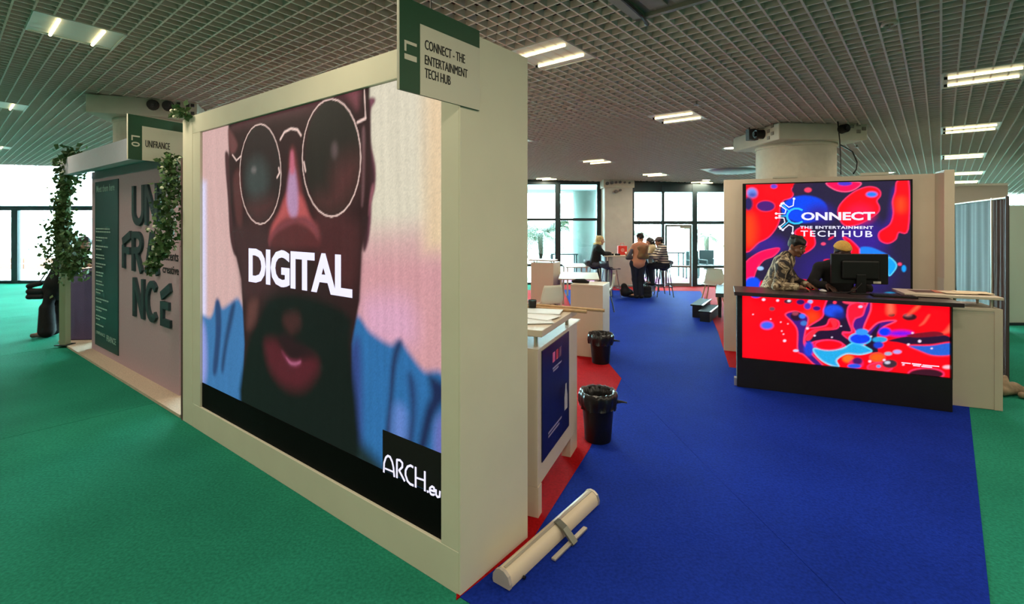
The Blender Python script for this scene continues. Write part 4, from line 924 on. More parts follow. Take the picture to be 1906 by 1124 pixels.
# leaflets, sticks, cup
def sheet_stack(name, label, loc, rz, items, cat='leaflet', group=None):
    for i, (x, y, w, d, a, c) in enumerate(items):
        t = tag(obj(name, box(NB(), (-w/2, -d/2, 0), (w/2, d/2, .004)), mat('paper_%d_%d' % (c[0], c[2]), c, .6)), label[i], cat, group)
        R = Matrix.Rotation(rz, 3, 'Z'); p = Vector(loc)+R@Vector((x, y, i*.0045)); t.location = p; t.rotation_euler = (0, 0, rz+a)
RC1 = math.atan2(.925, .38)
sheet_stack('leaflet', ['sandy leaflet lowest on the near white counter top', 'white leaflet on the near counter, nearest to the aisle', 'white leaflet in the middle of the near counter', 'white leaflet at the back of the near counter'], (.174, 3.278, 1.2515), RC1,
            [(.30, .17, .2, .3, .1, (196, 170, 130)), (.24, .14, .21, .3, .5, (226, 228, 228)), (.40, .15, .21, .3, -.2, (230, 232, 232)), (.58, .17, .21, .3, .15, (222, 226, 226))], 'leaflet', 'leaflets on the near counter')
sheet_stack('leaflet', ['dark leaflet at the left of the right counter top', 'reddish brown leaflet on the right counter top', 'cream leaflet with red print on the right counter top', 'cream leaflet nearest the drape on the right counter top'], (4.70, 5.31, 1.1775), RZE,
            [(-.12, .26, .3, .2, .1, (92, 70, 66)), (.08, .25, .3, .21, -.1, (190, 104, 84)), (.12, .2, .28, .2, .15, (220, 200, 170)), (.27, .24, .3, .2, 0, (226, 206, 172))], 'leaflet', 'leaflets on the right counter')
for k, (p0, p1, lab) in enumerate([((-.12, 4.27, 1.275), (.735, 3.93, 1.262), 'longer pale wooden stick lying across the near white counter'), ((-.12, 4.20, 1.262), (.585, 3.88, 1.262), 'shorter pale wooden stick lying across the near white counter')]):
    tag(obj('wooden_stick', tube(NB(), [p0, p1], .013, 12), M_WOOD, None, True), lab, 'stick', 'wooden sticks on the counter')
cu = thing('black_cup', 'small black cup at the back of the near white counter', 'cup', (.165, 4.03, 1.246)); obj('body', lathe(NB(), [(.028, 0), (.036, .085), (.033, .085), (.026, .006)], 24), M_BLACK, cu, True)

# waste bins
def bin_(label, x, y, r, h, seed):
    t = thing('waste_bin', label, 'bin', (x, y, .005), 0, 'black waste bins')
    obj('body', lathe(NB(), [(r*.78, 0), (r*.8, .01), (r, h-.02), (r+.008, h-.02), (r+.008, h), (r-.006, h), (r*.78-.006, .02)], 36), M_BLACK, t, True)
    rng = random.Random(seed); n = 64; bm = NB(); rows = []
    ph = [rng.random()*6 for _ in range(6)]
    for i, (rr, z, amp) in enumerate([(r*.74, h-.16, .02), (r*.86, h-.06, .012), (r*.95, h+.006, .008), (r+.014, h+.012, .008), (r+.024, h-.03, .012), (r+.022, h-.08, .014), (r+.012, h-.125, .016), (r+.013, h-.135, .016)]):
        rows.append([bm.verts.new(((rr+amp*(math.sin(9*a+ph[0]+i)*.5+math.sin(17*a+ph[1])*.4+rng.uniform(-.3, .3)))*math.cos(a), (rr+amp*(math.sin(9*a+ph[0]+i)*.5+math.sin(17*a+ph[1])*.4+rng.uniform(-.3, .3)))*math.sin(a), z+amp*rng.uniform(-.6, .6))) for a in [2*PI*k/n for k in range(n)]])
    for a, b in zip(rows, rows[1:]):
        for k in range(n): bm.faces.new((a[k], a[(k+1) % n], b[(k+1) % n], b[k]))
    obj('bin_liner', bm, M_BAG, t, 'all')
    obj('liner_knot', tube(NB(), [(r+.02, .0, h-.09), (r+.07, .02, h-.10), (r+.12, .01, h-.105)], [.02, .012, .006], 8), M_BAG, t, True)
bin_('nearer black waste bin with a crumpled liner beside the poster counter', .775, 4.47, .147, .43, 1)
bin_('farther black waste bin with a liner on the red carpet', 1.235, 6.90, .15, .40, 2)

# roll-up banner case on the floor
A0 = Vector((-.06, 2.665)); A1 = Vector((.56, 3.47)); dr = (A1-A0); Lb = dr.length
rb = thing('banner_case', 'cream roll-up banner case lying on the blue carpet by the screen wall', 'banner stand', (A0.x, A0.y, .005), math.atan2(dr.y, dr.x))
def extr(prof, x0, x1):
    bm = NB(); a = [bm.verts.new((x0, y, z)) for y, z in prof]; b = [bm.verts.new((x1, y, z)) for y, z in prof]; n = len(prof)
    bm.faces.new(a); bm.faces.new(b[::-1])
    for i in range(n): bm.faces.new((a[i], b[i], b[(i+1) % n], a[(i+1) % n]))
    return bm
prof = [(-.055, .004), (-.058, .03), (-.045, .066), (-.02, .084), (.01, .088), (.035, .076), (.052, .05), (.055, .02), (.05, .004)]
obj('case', extr(prof, .02, Lb-.02), mat('cream_enamel', (226, 210, 184), .4), rb, True)
obj('slot_lip', extr([(-.012, .0875), (-.012, .092), (.004, .092), (.004, .0875)], .03, Lb-.03), M_ALU, rb)
for x in (0, Lb-.02): obj('end_cap', extr([(y*1.06, z*1.04) for y, z in prof], x, x+.02), mat('end_cap_grey', (190, 180, 170), .45) if x == 0 else M_ALU, rb)
obj('swivel_foot', B((.34, -.13, .002), (.72, -.10, .016), .004), M_ALU, rb)
obj('foot_clip', extr([(-.135, .0), (-.06, .07), (-.01, .094), (.0, .098), (-.02, .10), (-.07, .078), (-.145, .012)], .52, .57), mat('clip_metal', (120, 122, 112), .35, metal=.6), rb)
obj('screw', cyl(NB(), (.12, -.062, .012), (.12, -.075, .012), .009, n=10), M_BLACK, rb)

# drapes, partitions and the cloth bundle on the right
dd = Vector((.524, .852)); RZD = math.atan2(dd.y, dd.x)
dp = thing('drape_partition', 'tall drape partition with a brown and a grey cloth behind the right counter', 'partition', (5.84, 5.84, 0), RZD)
def drape(x0, x1, z0, z1, amp, freq, m, name):
    n = 90; bm = NB(); rows = []
    for j in range(9):
        z = z0+(z1-z0)*j/8; w = amp*(1-.4*j/8)
        rows.append([bm.verts.new((x0+(x1-x0)*i/n, w*math.sin(freq*i/n*2*PI+.6*math.sin(i*.13)+.25*j)+w*.5*math.sin(freq*2.3*i/n*2*PI), z)) for i in range(n+1)])
    for a, b in zip(rows, rows[1:]):
        for i in range(n): bm.faces.new((a[i], a[i+1], b[i+1], b[i]))
    return obj(name, bm, m, dp, 'all')
drape(.02, .56, .03, 2.25, .012, 3, mat('brown_drape', (76, 58, 50), .9, .06, 60), 'brown_cloth')
drape(.60, 2.6, .03, 2.24, .014, 3, mat('grey_drape', (66, 68, 63), .75, .06, 60), 'grey_cloth')
for x in (.0, .58, 2.6): obj('pole', cyl(NB(), (x, 0, 0), (x, 0, 2.27), .018, n=12), M_ALU if x else M_FIT, dp, True); obj('base_plate', B((x-.12, -.12, 0), (x+.12, .12, .01)), M_FIT, dp)
obj('top_rail', cyl(NB(), (0, 0, 2.25), (2.6, 0, 2.25), .014, n=10), M_ALU, dp, True)
hp = thing('hall_partition', 'pale greenish white partition at the right edge of the view', 'partition', (9.3, 9.4, 0))
for k in range(4): obj('panel', B((k*1.0+.004, 0, .05), (k*1.0+.996, .04, 2.28), .003), mat('pale_green_white', (205, 214, 200), .6), hp)
obj('base_rail', B((0, -.03, 0), (4, .07, .05)), M_DARKMET, hp)
sp = thing('hall_partition', 'pinkish white partition standing behind the grey drape top', 'partition', (8.0, 9.3, 0), RZE)
obj('panel', B((-.4, 0, 0), (1.0, .05, 2.62), .003), mat('pink_white_paint', (214, 196, 184), .7), sp); obj('top_rail', B((-.4, -.01, 2.62), (1.0, .06, 2.66)), M_ALU, sp)
F_ = Field((-.3, -.3, -.02), (.3, .3, .35), .014)
for a, b, r0, r1 in [((-.14, -.05, .05), (.05, .02, .06), .05, .07), ((.05, .02, .06), (.2, -.08, .025), .06, .03), ((-.1, .1, .04), (.1, .12, .05), .04, .05), ((.0, -.12, .03), (.16, -.16, .02), .035, .025), ((-.08, 0, .1), (-.02, .05, .17), .06, .03)]: F_.cone(a, b, r0, r1, .02)
o = tag(link('cloth_bundle', F_.mesh('cloth_bundle'), mat('beige_cloth', (150, 130, 106), .9, .25, 14, 1, 30)), 'crumpled beige cloth bundle on the green carpet at the drape foot', 'cloth'); o.location = (5.66, 5.62, .012)

# black steps and stage behind the booth wall
st = thing('stage_steps', 'small black steps with two pale edges left of the booth wall', 'steps', (3.86, 9.62, .007), math.radians(58))
for k, (x0, y0, z) in enumerate([(0, 0, .2), (.36, .22, .26)]):
    obj('tread', B((x0, y0, z-.03), (x0+.95, y0+.24, z), .003), M_BLACKM, st); obj('nosing', B((x0, y0-.012, z-.012), (x0+.95, y0+.02, z+.006)), M_ALU, st)
    obj('riser', B((x0+.02, y0+.02, 0), (x0+.93, y0+.04, z-.03)), M_BLACK, st)
    for x in (x0, x0+.93): obj('side_frame', B((x, y0+.02, 0), (x+.02, y0+.2, z-.03), .003), M_BLACK, st)
sg = thing('stage', 'low black stage platform behind the steps', 'stage', (4.15, 10.1, .007), RZE)
obj('deck', B((0, 0, .42), (2.0, 1.5, .5)), mat('stage_dark', (44, 50, 46), .6), sg)
for x in (.05, 1.9):
    for y in (.05, 1.4): obj('leg', B((x, y, 0), (x+.06, y+.06, .42)), M_BLACK, sg)
# ================================================================== FAR FURNITURE
M_SHELL = mat('white_chair_shell', (228, 224, 208), .4); M_STOOL = mat('grey_stool_shell', (84, 80, 92), .45); M_LEGD = mat('dark_chair_leg', (40, 38, 40), .4)
def shell_chair(label, x, y, rz, seat=.45, back=.36, shell=M_SHELL, leg=M_LEGD, stool=False, group='white shell chairs', wood=False):
    t = thing('bar_stool' if stool else 'shell_chair', label, 'stool' if stool else 'chair', (x, y, .006), rz, group)
    nu, nv = 18, 22; rows = []; bm = NB(); prof = [(.20, seat-.01), (.12, seat+.005), (0, seat-.012), (-.10, seat-.005), (-.17, seat+.03), (-.205, seat+.1), (-.225, seat+.2), (-.245, seat+back)]
    for i in range(nv+1):
        f = i/nv*(len(prof)-1); k = min(int(f), len(prof)-2); g = f-k
        y0 = prof[k][0]+(prof[k+1][0]-prof[k][0])*g; z0 = prof[k][1]+(prof[k+1][1]-prof[k][1])*g
        w = .23*(1-.25*max(0, (i/nv-.75)/.25)**2) if i/nv > .15 else .20+.03*i/nv/.15
        rows.append([(w*math.sin((j/nu*2-1)*PI/2)*1.0, y0+(.06 if i/nv > .5 else .02)*(abs(j/nu*2-1)**2)*(i/nv), z0+.03*abs(j/nu*2-1)**3*(1 if i/nv < .6 else 0)) for j in range(nu+1)])
    V = [[bm.verts.new(p) for p in r] for r in rows]
    for a, b in zip(V, V[1:]):
        for j in range(nu): bm.faces.new((a[j], a[j+1], b[j+1], b[j]))
    bmesh.ops.solidify(bm, geom=bm.faces[:], thickness=.012)
    obj('shell', bm, shell, t, 'all')
    for sx in (-1, 1):
        for sy in (-1, 1): obj('leg', tube(NB(), [(sx*.12, sy*.12, seat-.015), (sx*.15, sy*.15, seat*.6), (sx*.21, sy*.21, 0)], .012 if not wood else .016, 8), leg, t, True)
    if stool:
        s = .19; z = .26; obj('foot_ring', tube(NB(), [(-s, -s, z), (s, -s, z), (s, s, z), (-s, s, z), (-s, -s, z)], .009, 6), leg, t)
    else: obj('seat_frame', tube(NB(), [(-.13, -.13, seat-.02), (.13, -.13, seat-.02), (.13, .13, seat-.02), (-.13, .13, seat-.02), (-.13, -.13, seat-.02)], .009, 6), leg, t)
    return t
shell_chair('white shell chair seen from behind, left of the beige counter box', .66, 9.15, math.radians(25))
shell_chair('white shell chair with dark legs at the right end of the low white table', 2.04, 10.95, math.radians(80))
shell_chair('white shell chair with wooden legs half hidden by the booth wall edge', 4.85, 12.0, math.radians(140), leg=M_WOOD, wood=True)
def table(name, label, x, y, rz, w, d, h, leg=.04, m=M_WHITE2, panel=False):
    t = thing(name, label, 'table', (x, y, .006), rz)
    obj('table_top', B((-w/2, -d/2, h-.03), (w/2, d/2, h), .004), m, t)
    if panel:
        for sx in (-1, 1): obj('leg', B((sx*(w/2-.18)-.05, -d/2+.05, 0), (sx*(w/2-.18)+.05, -d/2+.15, h-.03)), mat('table_leg_grey', (190, 188, 186), .5), t); obj('end_panel', B((sx*(w/2-.06)-.02, -d/2+.1, .1), (sx*(w/2-.06)+.02, d/2-.1, h-.03)), mat('table_panel_grey', (150, 148, 152), .5), t)
        obj('foot_rail', B((-w/2+.2, -.02, .22), (w/2-.2, .02, .25)), M_ALU, t)
    else:
        for sx in (-1, 1):
            for sy in (-1, 1): obj('leg', B((sx*(w/2-.06)-leg/2, sy*(d/2-.06)-leg/2, 0), (sx*(w/2-.06)+leg/2, sy*(d/2-.06)+leg/2, h-.03)), m, t)
    return t
table('meeting_table', 'low white table in front of the tall window frame', 1.50, 11.1, math.radians(-8), .86, 1.35, .755)
table('meeting_table', 'farther low white table behind the blonde woman', 1.72, 13.6, 0, .62, 1.1, .77)
table('bar_table', 'high white bar table the four visitors gather around', 3.12, 13.35, 0, 1.4, .75, 1.06, panel=True)
shell_chair('empty grey bar stool in front of the high table', 2.52, 12.75, math.radians(-70), .74, .12, M_STOOL, M_CHROME, True, 'grey bar stools')
shell_chair('grey bar stool the blonde woman sits on', 2.18, 13.3, math.radians(-80), .74, .12, M_STOOL, M_CHROME, True, 'grey bar stools')
shell_chair('grey bar stool the visitor in the striped top sits on', 3.98, 13.0, math.radians(85), .74, .12, M_STOOL, M_LEGD, True, 'grey bar stools')
shell_chair('grey bar stool under the dark-haired visitor', 3.92, 13.62, math.radians(95), .74, .12, M_STOOL, M_LEGD, True, 'grey bar stools')
sb = thing('shopping_bag', 'bright red paper bag standing on the high table', 'bag', (2.98, 13.4, 1.068))
obj('body', B((-.12, -.06, 0), (.12, .06, .24), .006), mat('red_paper', (226, 60, 50), .5), sb); obj('handle', tube(NB(), [(-.05, 0, .24), (-.04, 0, .31), (.04, 0, .31), (.05, 0, .24)], .006, 6), mat('red_paper', (226, 60, 50)), sb)
obj('emblem', cyl(NB(), (0, -.0605, .13), (0, -.064, .13), .05, n=16), mat('pale_red_print', (240, 150, 140), .5), sb)
for x, lab in [(2.63, 'dark camera on the high table by the blonde woman'), (2.80, 'smaller dark camera on the high table near the red bag')]:
    t = thing('camera_device', lab, 'camera', (x, 13.15, 1.068)); obj('body', B((-.07, -.03, 0), (.07, .03, .05), .012), M_BLACK, t); obj('lens', cyl(NB(), (.02, -.03, .028), (.02, -.07, .028), .022, n=14), M_BLACK, t)
def soft(name, label, cat, loc, rz, cones, m, h=.016, extra=None):
    t = thing(name, label, cat, loc, rz); P = np.array([c[0] for c in cones]+[c[1] for c in cones]); f = Field(P.min(0)-.2, P.max(0)+.2, h)
    for c in cones: f.cone(*c)
    link('body', f.mesh(name), m, t)
    for nm, pts, r in (extra or []): obj(nm, tube(NB(), pts, r, 6), M_BLACK, t)
    return t
M_BAGC = mat('black_bag_cloth', (24, 24, 28), .8, .2, 30)
soft('backpack', 'black backpack slumped on the floor against the table leg', 'bag', (2.98, 12.85, .008), .3, [((-.06, 0, .13), (.1, .02, .1), .12, .1, .05), ((-.07, .02, .28), (-.02, .02, .15), .08, .1, .05)], M_BAGC, extra=[('strap', [(.06, -.1, .2), (.12, -.14, .1), (.08, -.12, .03)], .012)])
soft('tote_bag', 'dark tote bag on the floor right of the standing man', 'bag', (3.46, 12.75, .008), 0, [((-.08, 0, .06), (.08, 0, .06), .06, .06, .03), ((-.08, 0, .24), (.08, 0, .24), .05, .05, .03), ((-.08, 0, .15), (.08, 0, .15), .06, .06, .03)], M_BAGC, extra=[('handle', [(-.06, 0, .28), (-.03, 0, .38), (.03, 0, .38), (.06, 0, .28)], .008)])
soft('folded_jacket', 'black folded jacket on the beige counter box', 'jacket', (1.02, 7.4, 1.05), RZE, [((-.12, 0, .02), (.12, 0, .02), .02, .02, .02), ((-.06, 0, .03), (.06, 0, .035), .03, .03, .03)], M_BAGC, .01)

# monitor and things on the LED desk
mon = thing('monitor', 'large black monitor seen from behind on the LED desk', 'monitor', (4.02, 5.74, 1.14), RZE+math.radians(14))
obj('housing', B((-.30, -.02, .105), (.30, .02, .455), .008), M_BLACK, mon); obj('back_bulge', B((-.20, -.05, .16), (.20, -.018, .38), .02), M_BLACK, mon)
obj('neck', B((-.05, -.06, .008), (.05, -.03, .22), .006), M_BLACK, mon); obj('foot', B((-.15, -.14, 0), (.15, .06, .012), .004), M_BLACK, mon)
obj('label_sticker', B((.14, -.0235, .115), (.22, -.0203, .14)), M_SIGNW, mon)
obj('cable', tube(NB(), [(.0, -.06, .12), (-.08, -.09, .05), (-.16, -.08, .012), (-.3, -.05, .010)], .006, 6), M_BLACK, mon)
kb = thing('keyboard', 'dark keyboard lying on the LED desk before the monitor', 'keyboard', (4.2, 5.45, 1.1405), RZE); obj('case', B((-.2, -.07, 0), (.2, .07, .018), .004), M_BLACK, kb)
ks = NB()
for r in range(4):
    for c in range(12): box(ks, (-.185+c*.031, -.058+r*.030, .018), (-.185+c*.031+.026, -.058+r*.030+.025, .023))
obj('keys', ks, mat('key_grey', (40, 38, 42), .5), kb)['kind'] = 'stuff'
tag(obj('computer_mouse', ball(NB(), (0, 0, .012), 1, 16, (.03, .055, .018)), mat('mouse_white', (200, 196, 196), .4), None, True), 'small pale computer mouse under the desk man\'s hand', 'mouse').location = (3.66, 5.83, 1.142)

# ================================================================== PEOPLE
def unit(v): v = np.array(v, float); return v/(np.linalg.norm(v)+1e-9)
def head_frame(face):
    f = unit(face); r = unit(np.cross(f, [0, 0, 1])); u = np.cross(r, f); return np.stack([r, f, u])
SKINS = {}
def skin(c): return mat('skin_%d' % c[0], c, .55)
def person(name, label, loc, rz, J, skin_c, top, legs, shoe, hair, h=.012, sleeves='long', hair_style='short', cap=None, extra_top=None, fingers=True, shoe_scale=1, group=None, big=1.0):
    t = thing(name, label, 'person', loc, rz, group)
    J = {k: np.array(v, float) for k, v in J.items()}
    P = np.array([v for k, v in J.items() if k != 'face']); lo = P.min(0)-.24; hi = P.max(0)+.24
    R = head_frame(J['face']); hc = J['head']
    L = lambda o: hc+R.T@np.array(o)
    s = big
    def torso(f, g, k=.05):
        for a in 'LR':
            f.cone(J['hip'+a]*.72+J['hip'+('R' if a == 'L' else 'L')]*.28, J['sh'+a]*.66+J['sh'+('R' if a == 'L' else 'L')]*.34, .115*s+g, .095*s+g, k)
        f.cone(J['hipL'], J['hipR'], .10*s+g, None, k); f.cone(J['shL'], J['shR'], .062*s+g, None, k)
        f.cone((J['shL']+J['shR'])/2-np.array([0, 0, .06]), J['neck'], .075*s+g, .052+g*.6, k)
    def arms(f, g, k=.025, upto='wr'):
        for a in 'LR':
            f.cone(J['sh'+a], J['el'+a], .053*s+g, .042*s+g, k)
            if upto == 'wr': f.cone(J['el'+a], J['wr'+a]*.93+J['el'+a]*.07, .043*s+g, .03+g, k)
    def leg(f, g, k=.03, z=1):
        for a in 'LR':
            f.cone(J['hip'+a], J['kn'+a], .085*s+g, .056*s+g, k); f.cone(J['kn'+a], J['an'+a], .057*s+g, .04+g*1.2, k)
    f = Field(lo, hi, h); torso(f, 0); arms(f, 0); leg(f, 0)
    f.cone(J['neck'], hc+R.T@np.array([0, -.02, -.06]), .054, .05, .02)
    f.ell(hc+R.T@np.array([0, -.008, .02]), R, (.076, .096, .10), .01); f.cone(L((0, .045, -.045)), L((0, .062, -.092)), .05, .03, .02)
    f.cone(L((0, .085, .015)), L((0, .108, -.022)), .012, .016, .01)
    for sx in (-1, 1):
        f.ell(L((sx*.078, -.012, -.005)), R, (.012, .022, .034), .008); f.cone(L((sx*.015, .088, .028)), L((sx*.05, .074, .03)), .010, .010, .012); f.cone(L((sx*.045, .06, -.03)), L((sx*.03, .07, -.04)), .022, .02, .02)
    f.cone(L((-.02, .094, -.055)), L((.02, .094, -.055)), .010, .010, .01)
    for a in 'LR':
        w = J['wr'+a]; d = unit(J['hand'+a]-w) if 'hand'+a in J else unit(w-J['el'+a])
        up = np.array([0, 0, 1.]) if abs(d[2]) < .9 else np.array([0, 1., 0]); sd = unit(np.cross(d, up)); nn = np.cross(sd, d)
        palm = w+d*.085
        f.cone(w, w+d*.03, .028, .03, .015)
        for q in (-.026, -.009, .009, .026): f.cone(w+d*.03+sd*q*.7, palm+sd*q, .016, .0125, .012)
        if fingers:
            for q, ln in ((-.030, .062), (-.010, .078), (.010, .074), (.030, .058)):
                b = palm+sd*q; m = b+d*ln*.5-nn*.010; e = m+d*ln*.42-nn*.030
                f.cone(b, m, .0105, .0098, .004); f.cone(m, e, .0098, .0085, .004)
            sg = 1 if a == 'L' else -1
            b = w+d*.035+sd*sg*.028; m = b+d*.028+sd*sg*.026-nn*.008; e = m+d*.03+sd*sg*.006-nn*.012
            f.cone(b, m, .014, .011, .008); f.cone(m, e, .011, .009, .004)
        f.cone(J['an'+a], J['to'+a], .04, .03, .02)
    link('body', f.mesh('body'), skin(skin_c), t)
    f = Field(lo, hi, h); torso(f, .016); arms(f, .015, upto='wr' if sleeves == 'long' else 'el')
    if extra_top: extra_top(f, J)
    link('top_garment', f.mesh('top_garment'), top, t)
    f = Field(lo, hi, h); leg(f, .016, .04); f.cone(J['hipL'], J['hipR'], .118*s, None, .04); f.cone((J['hipL']+J['hipR'])/2, (J['hipL']+J['hipR'])/2+np.array([0, 0, .06]), .12*s, .11*s, .04)
    if callable(legs[1] if isinstance(legs, tuple) else None): legs[1](f, J)
    link('trousers', f.mesh('trousers'), legs[0] if isinstance(legs, tuple) else legs, t)
    for a in 'LR':
        f = Field(np.minimum(J['an'+a], J['to'+a])-.15, np.maximum(J['an'+a], J['to'+a])+.15, .012)
        d = unit((J['to'+a]-J['an'+a])*np.array([1, 1, 0])); hl = J['an'+a]-d*.05; hl[2] = J['to'+a][2]
        f.cone(hl+[0, 0, .006], J['to'+a]+[0, 0, .004], .042*shoe_scale, .038*shoe_scale, .02); f.cone(J['an'+a], hl+d*.04, .05, .045, .03)
        link('shoe', f.mesh('shoe'), shoe, t)
    # hair / headwear
    f = Field(hc-.45, hc+.3, .011)
    c0 = hc+R.T@np.array([0, -.012, .024]); rad = (.084, .104, .107)
    if hair_style == 'short': cut = lambda Q: np.maximum(Q[..., 1]*.9-.045-Q[..., 2]*.9, -.06-Q[..., 2])
    else: cut = lambda Q: Q[..., 1]*.9-.045-Q[..., 2]*.9
    f.ell(c0, R, rad, 0, cut)
    if hair_style == 'short' and not cap:
        rg = random.Random(8)
        for i in range(34):
            a_, b_ = rg.uniform(0, 2*PI), rg.uniform(.25, 1.3); f.ell(c0+R.T@np.array([.086*math.sin(b_)*math.cos(a_), .1*math.sin(b_)*math.sin(a_)-.012, .107*math.cos(b_)]), np.eye(3), (.022, .022, .018), .012, None)
    if hair_style == 'long':
        for sx in (-.05, 0, .05): f.cone(L((sx, -.06, .02)), L((sx*1.3, -.085, -.20)), .065, .05, .03)
        for sx in (-1, 1): f.cone(L((sx*.075, -.01, .03)), L((sx*.075, -.02, -.18)), .03, .028, .02)
    if hair_style == 'wavy':
        rg = random.Random(5)
        for i in range(26): f.ell(L((rg.uniform(-.09, .09), rg.uniform(-.12, -.02), rg.uniform(-.17, .09))), np.eye(3), (.045, .045, .05), .015)
    link('hair', f.mesh('hair'), hair, t)
    if cap:
        f = Field(hc-.3, hc+.3, .011)
        f.ell(c0, R, (.099, .118, .122), 0, lambda Q: (cap[1]-Q[..., 2]) + .25*(-Q[..., 1])*0 - cap[2]*Q[..., 1])
        if cap[3]: f.cone(L((-.04, .10, .06)), L((-.04, .17, .045)), .014, .010, .01); f.cone(L((.04, .10, .06)), L((.04, .17, .045)), .014, .010, .01); f.cone(L((0, .10, .06)), L((0, .18, .045)), .014, .010, .02)
        link('headwear', f.mesh('headwear'), cap[0], t)
    if fingers:
        for sx in (-1, 1):
            obj('eye', ball(NB(), tuple(L((sx*.032, .0785, .010))), .0115, 10), mat('eye_white', (220, 214, 205), .3), t, True)
            obj('pupil', ball(NB(), tuple(L((sx*.032, .0885, .010))), .0055, 8), M_BLACK, t, True)
            obj('eyebrow', tube(NB(), [tuple(L((sx*.014, .099, .036))), tuple(L((sx*.034, .094, .042))), tuple(L((sx*.054, .078, .036)))], .004, 6), hair, t, True)
        obj('lips', tube(NB(), [tuple(L((-.022, .098, -.056))), tuple(L((0, .106, -.054))), tuple(L((.022, .098, -.056)))], .006, 6), mat('lips_%d' % skin_c[0], tuple(int(x*.72) for x in skin_c), .5), t, True)
    return t
def camo_mat():
    m = mat('camouflage_cloth', (150, 132, 108), .85); n, l = m.node_tree.nodes, m.node_tree.links
    tc = n.new('ShaderNodeTexCoord'); a = n.new('ShaderNodeTexNoise'); a.inputs['Scale'].default_value = 7.5; a.inputs['Detail'].default_value = 2; a.inputs['Distortion'].default_value = 1.2
    r = n.new('ShaderNodeValToRGB'); r.color_ramp.interpolation = 'CONSTANT'; e = r.color_ramp.elements
    e[0].position = 0; e[0].color = lin((44, 38, 38)); e[1].position = .44; e[1].color = lin((128, 110, 88))
    x = e.new(.52); x.color = lin((196, 178, 148)); x = e.new(.60); x.color = lin((104, 90, 74))
    l.new(tc.outputs['Object'], a.inputs['Vector']); l.new(a.outputs['Fac'], r.inputs['Fac']); l.new(r.outputs['Color'], n['Principled BSDF'].inputs['Base Color']); return m
def stripe_mat():
    m = mat('striped_knit', (220, 205, 185), .85); n, l = m.node_tree.nodes, m.node_tree.links
    tc = n.new('ShaderNodeTexCoord'); w = n.new('ShaderNodeTexWave'); w.wave_type = 'BANDS'; w.bands_direction = 'Z'; w.inputs['Scale'].default_value = 5.2; w.inputs['Distortion'].default_value = .6
    r = n.new('ShaderNodeValToRGB'); r.color_ramp.interpolation = 'CONSTANT'; e = r.color_ramp.elements; e[0].color = lin((222, 206, 186)); e[1].position = .52; e[1].color = lin((56, 46, 58))
    l.new(tc.outputs['Object'], w.inputs['Vector']); l.new(w.outputs['Fac'], r.inputs['Fac']); l.new(r.outputs['Color'], n['Principled BSDF'].inputs['Base Color']); return m
DARK = mat('black_cloth', (26, 25, 27), .9, .15, 40); NAVYC = mat('navy_cloth', (32, 36, 50), .9); HAIRD = mat('dark_hair', (26, 21, 20), .6); HAIRB = mat('blonde_hair', (206, 178, 122), .6, .2, 30); SHOE = mat('black_shoe', (20, 19, 20), .6); SHOEP = mat('pale_sole_shoe', (92, 82, 76), .6)

# man at the desk: frame x = along desk (right), y = away from camera
person('person', 'man in a camouflage jacket leaning on the LED desk', (3.37, 6.26, .006), RZE,
  dict(hipL=(-.14, .14, .93), hipR=(-.10, -.06, .93), shL=(.06, .19, 1.44), shR=(.03, -.17, 1.42), neck=(.115, .01, 1.50), head=(.20, .0, 1.655), face=(.72, -.58, -.36),
       elL=(.20, .16, 1.2), wrL=(.30, .0, 1.185), handL=(.38, -.05, 1.165), elR=(-.04, -.28, 1.17), wrR=(.17, -.33, 1.185), handR=(.28, -.31, 1.16),
       knL=(-.10, .14, .5), knR=(-.08, -.06, .5), anL=(-.14, .14, .09), anR=(-.12, -.06, .09), toL=(.03, .13, .04), toR=(.05, -.07, .04)),
  (132, 88, 66), camo_mat(), NAVYC, SHOE, HAIRD, h=.0085, big=1.03, extra_top=lambda f, J: (f.cone(J['neck']-[0.02, 0, .04], J['neck']+[-.03, 0, .02], .085, .075, .03), f.cone((J['hipL']+J['hipR'])/2+[0.02, 0, .0], (J['shL']+J['shR'])/2-[.02, 0, .2], .17, .15, .05)))
person('person', 'person in a mustard beanie and black top half hidden behind the monitor', (4.02, 6.10, .006), RZE,
  dict(hipL=(-.10, .12, .9), hipR=(.10, .12, .9), shL=(-.19, .04, 1.38), shR=(.19, .04, 1.38), neck=(0, .02, 1.45), head=(.035, -.03, 1.585), face=(.25, -.9, -.42),
       elL=(-.30, -.05, 1.18), wrL=(-.17, -.24, 1.20), handL=(-.10, -.32, 1.165), elR=(.28, -.05, 1.16), wrR=(.16, -.24, 1.2), handR=(.1, -.32, 1.165),
       knL=(-.1, .1, .48), knR=(.1, .1, .48), anL=(-.1, .14, .09), anR=(.1, .14, .09), toL=(-.1, -.02, .04), toR=(.1, -.02, .04)),
  (74, 46, 38), DARK, DARK, SHOE, HAIRD, h=.0095, cap=(mat('mustard_knit', (206, 158, 78), .9, .12, 60, .5, 120), .028, -.1, False))
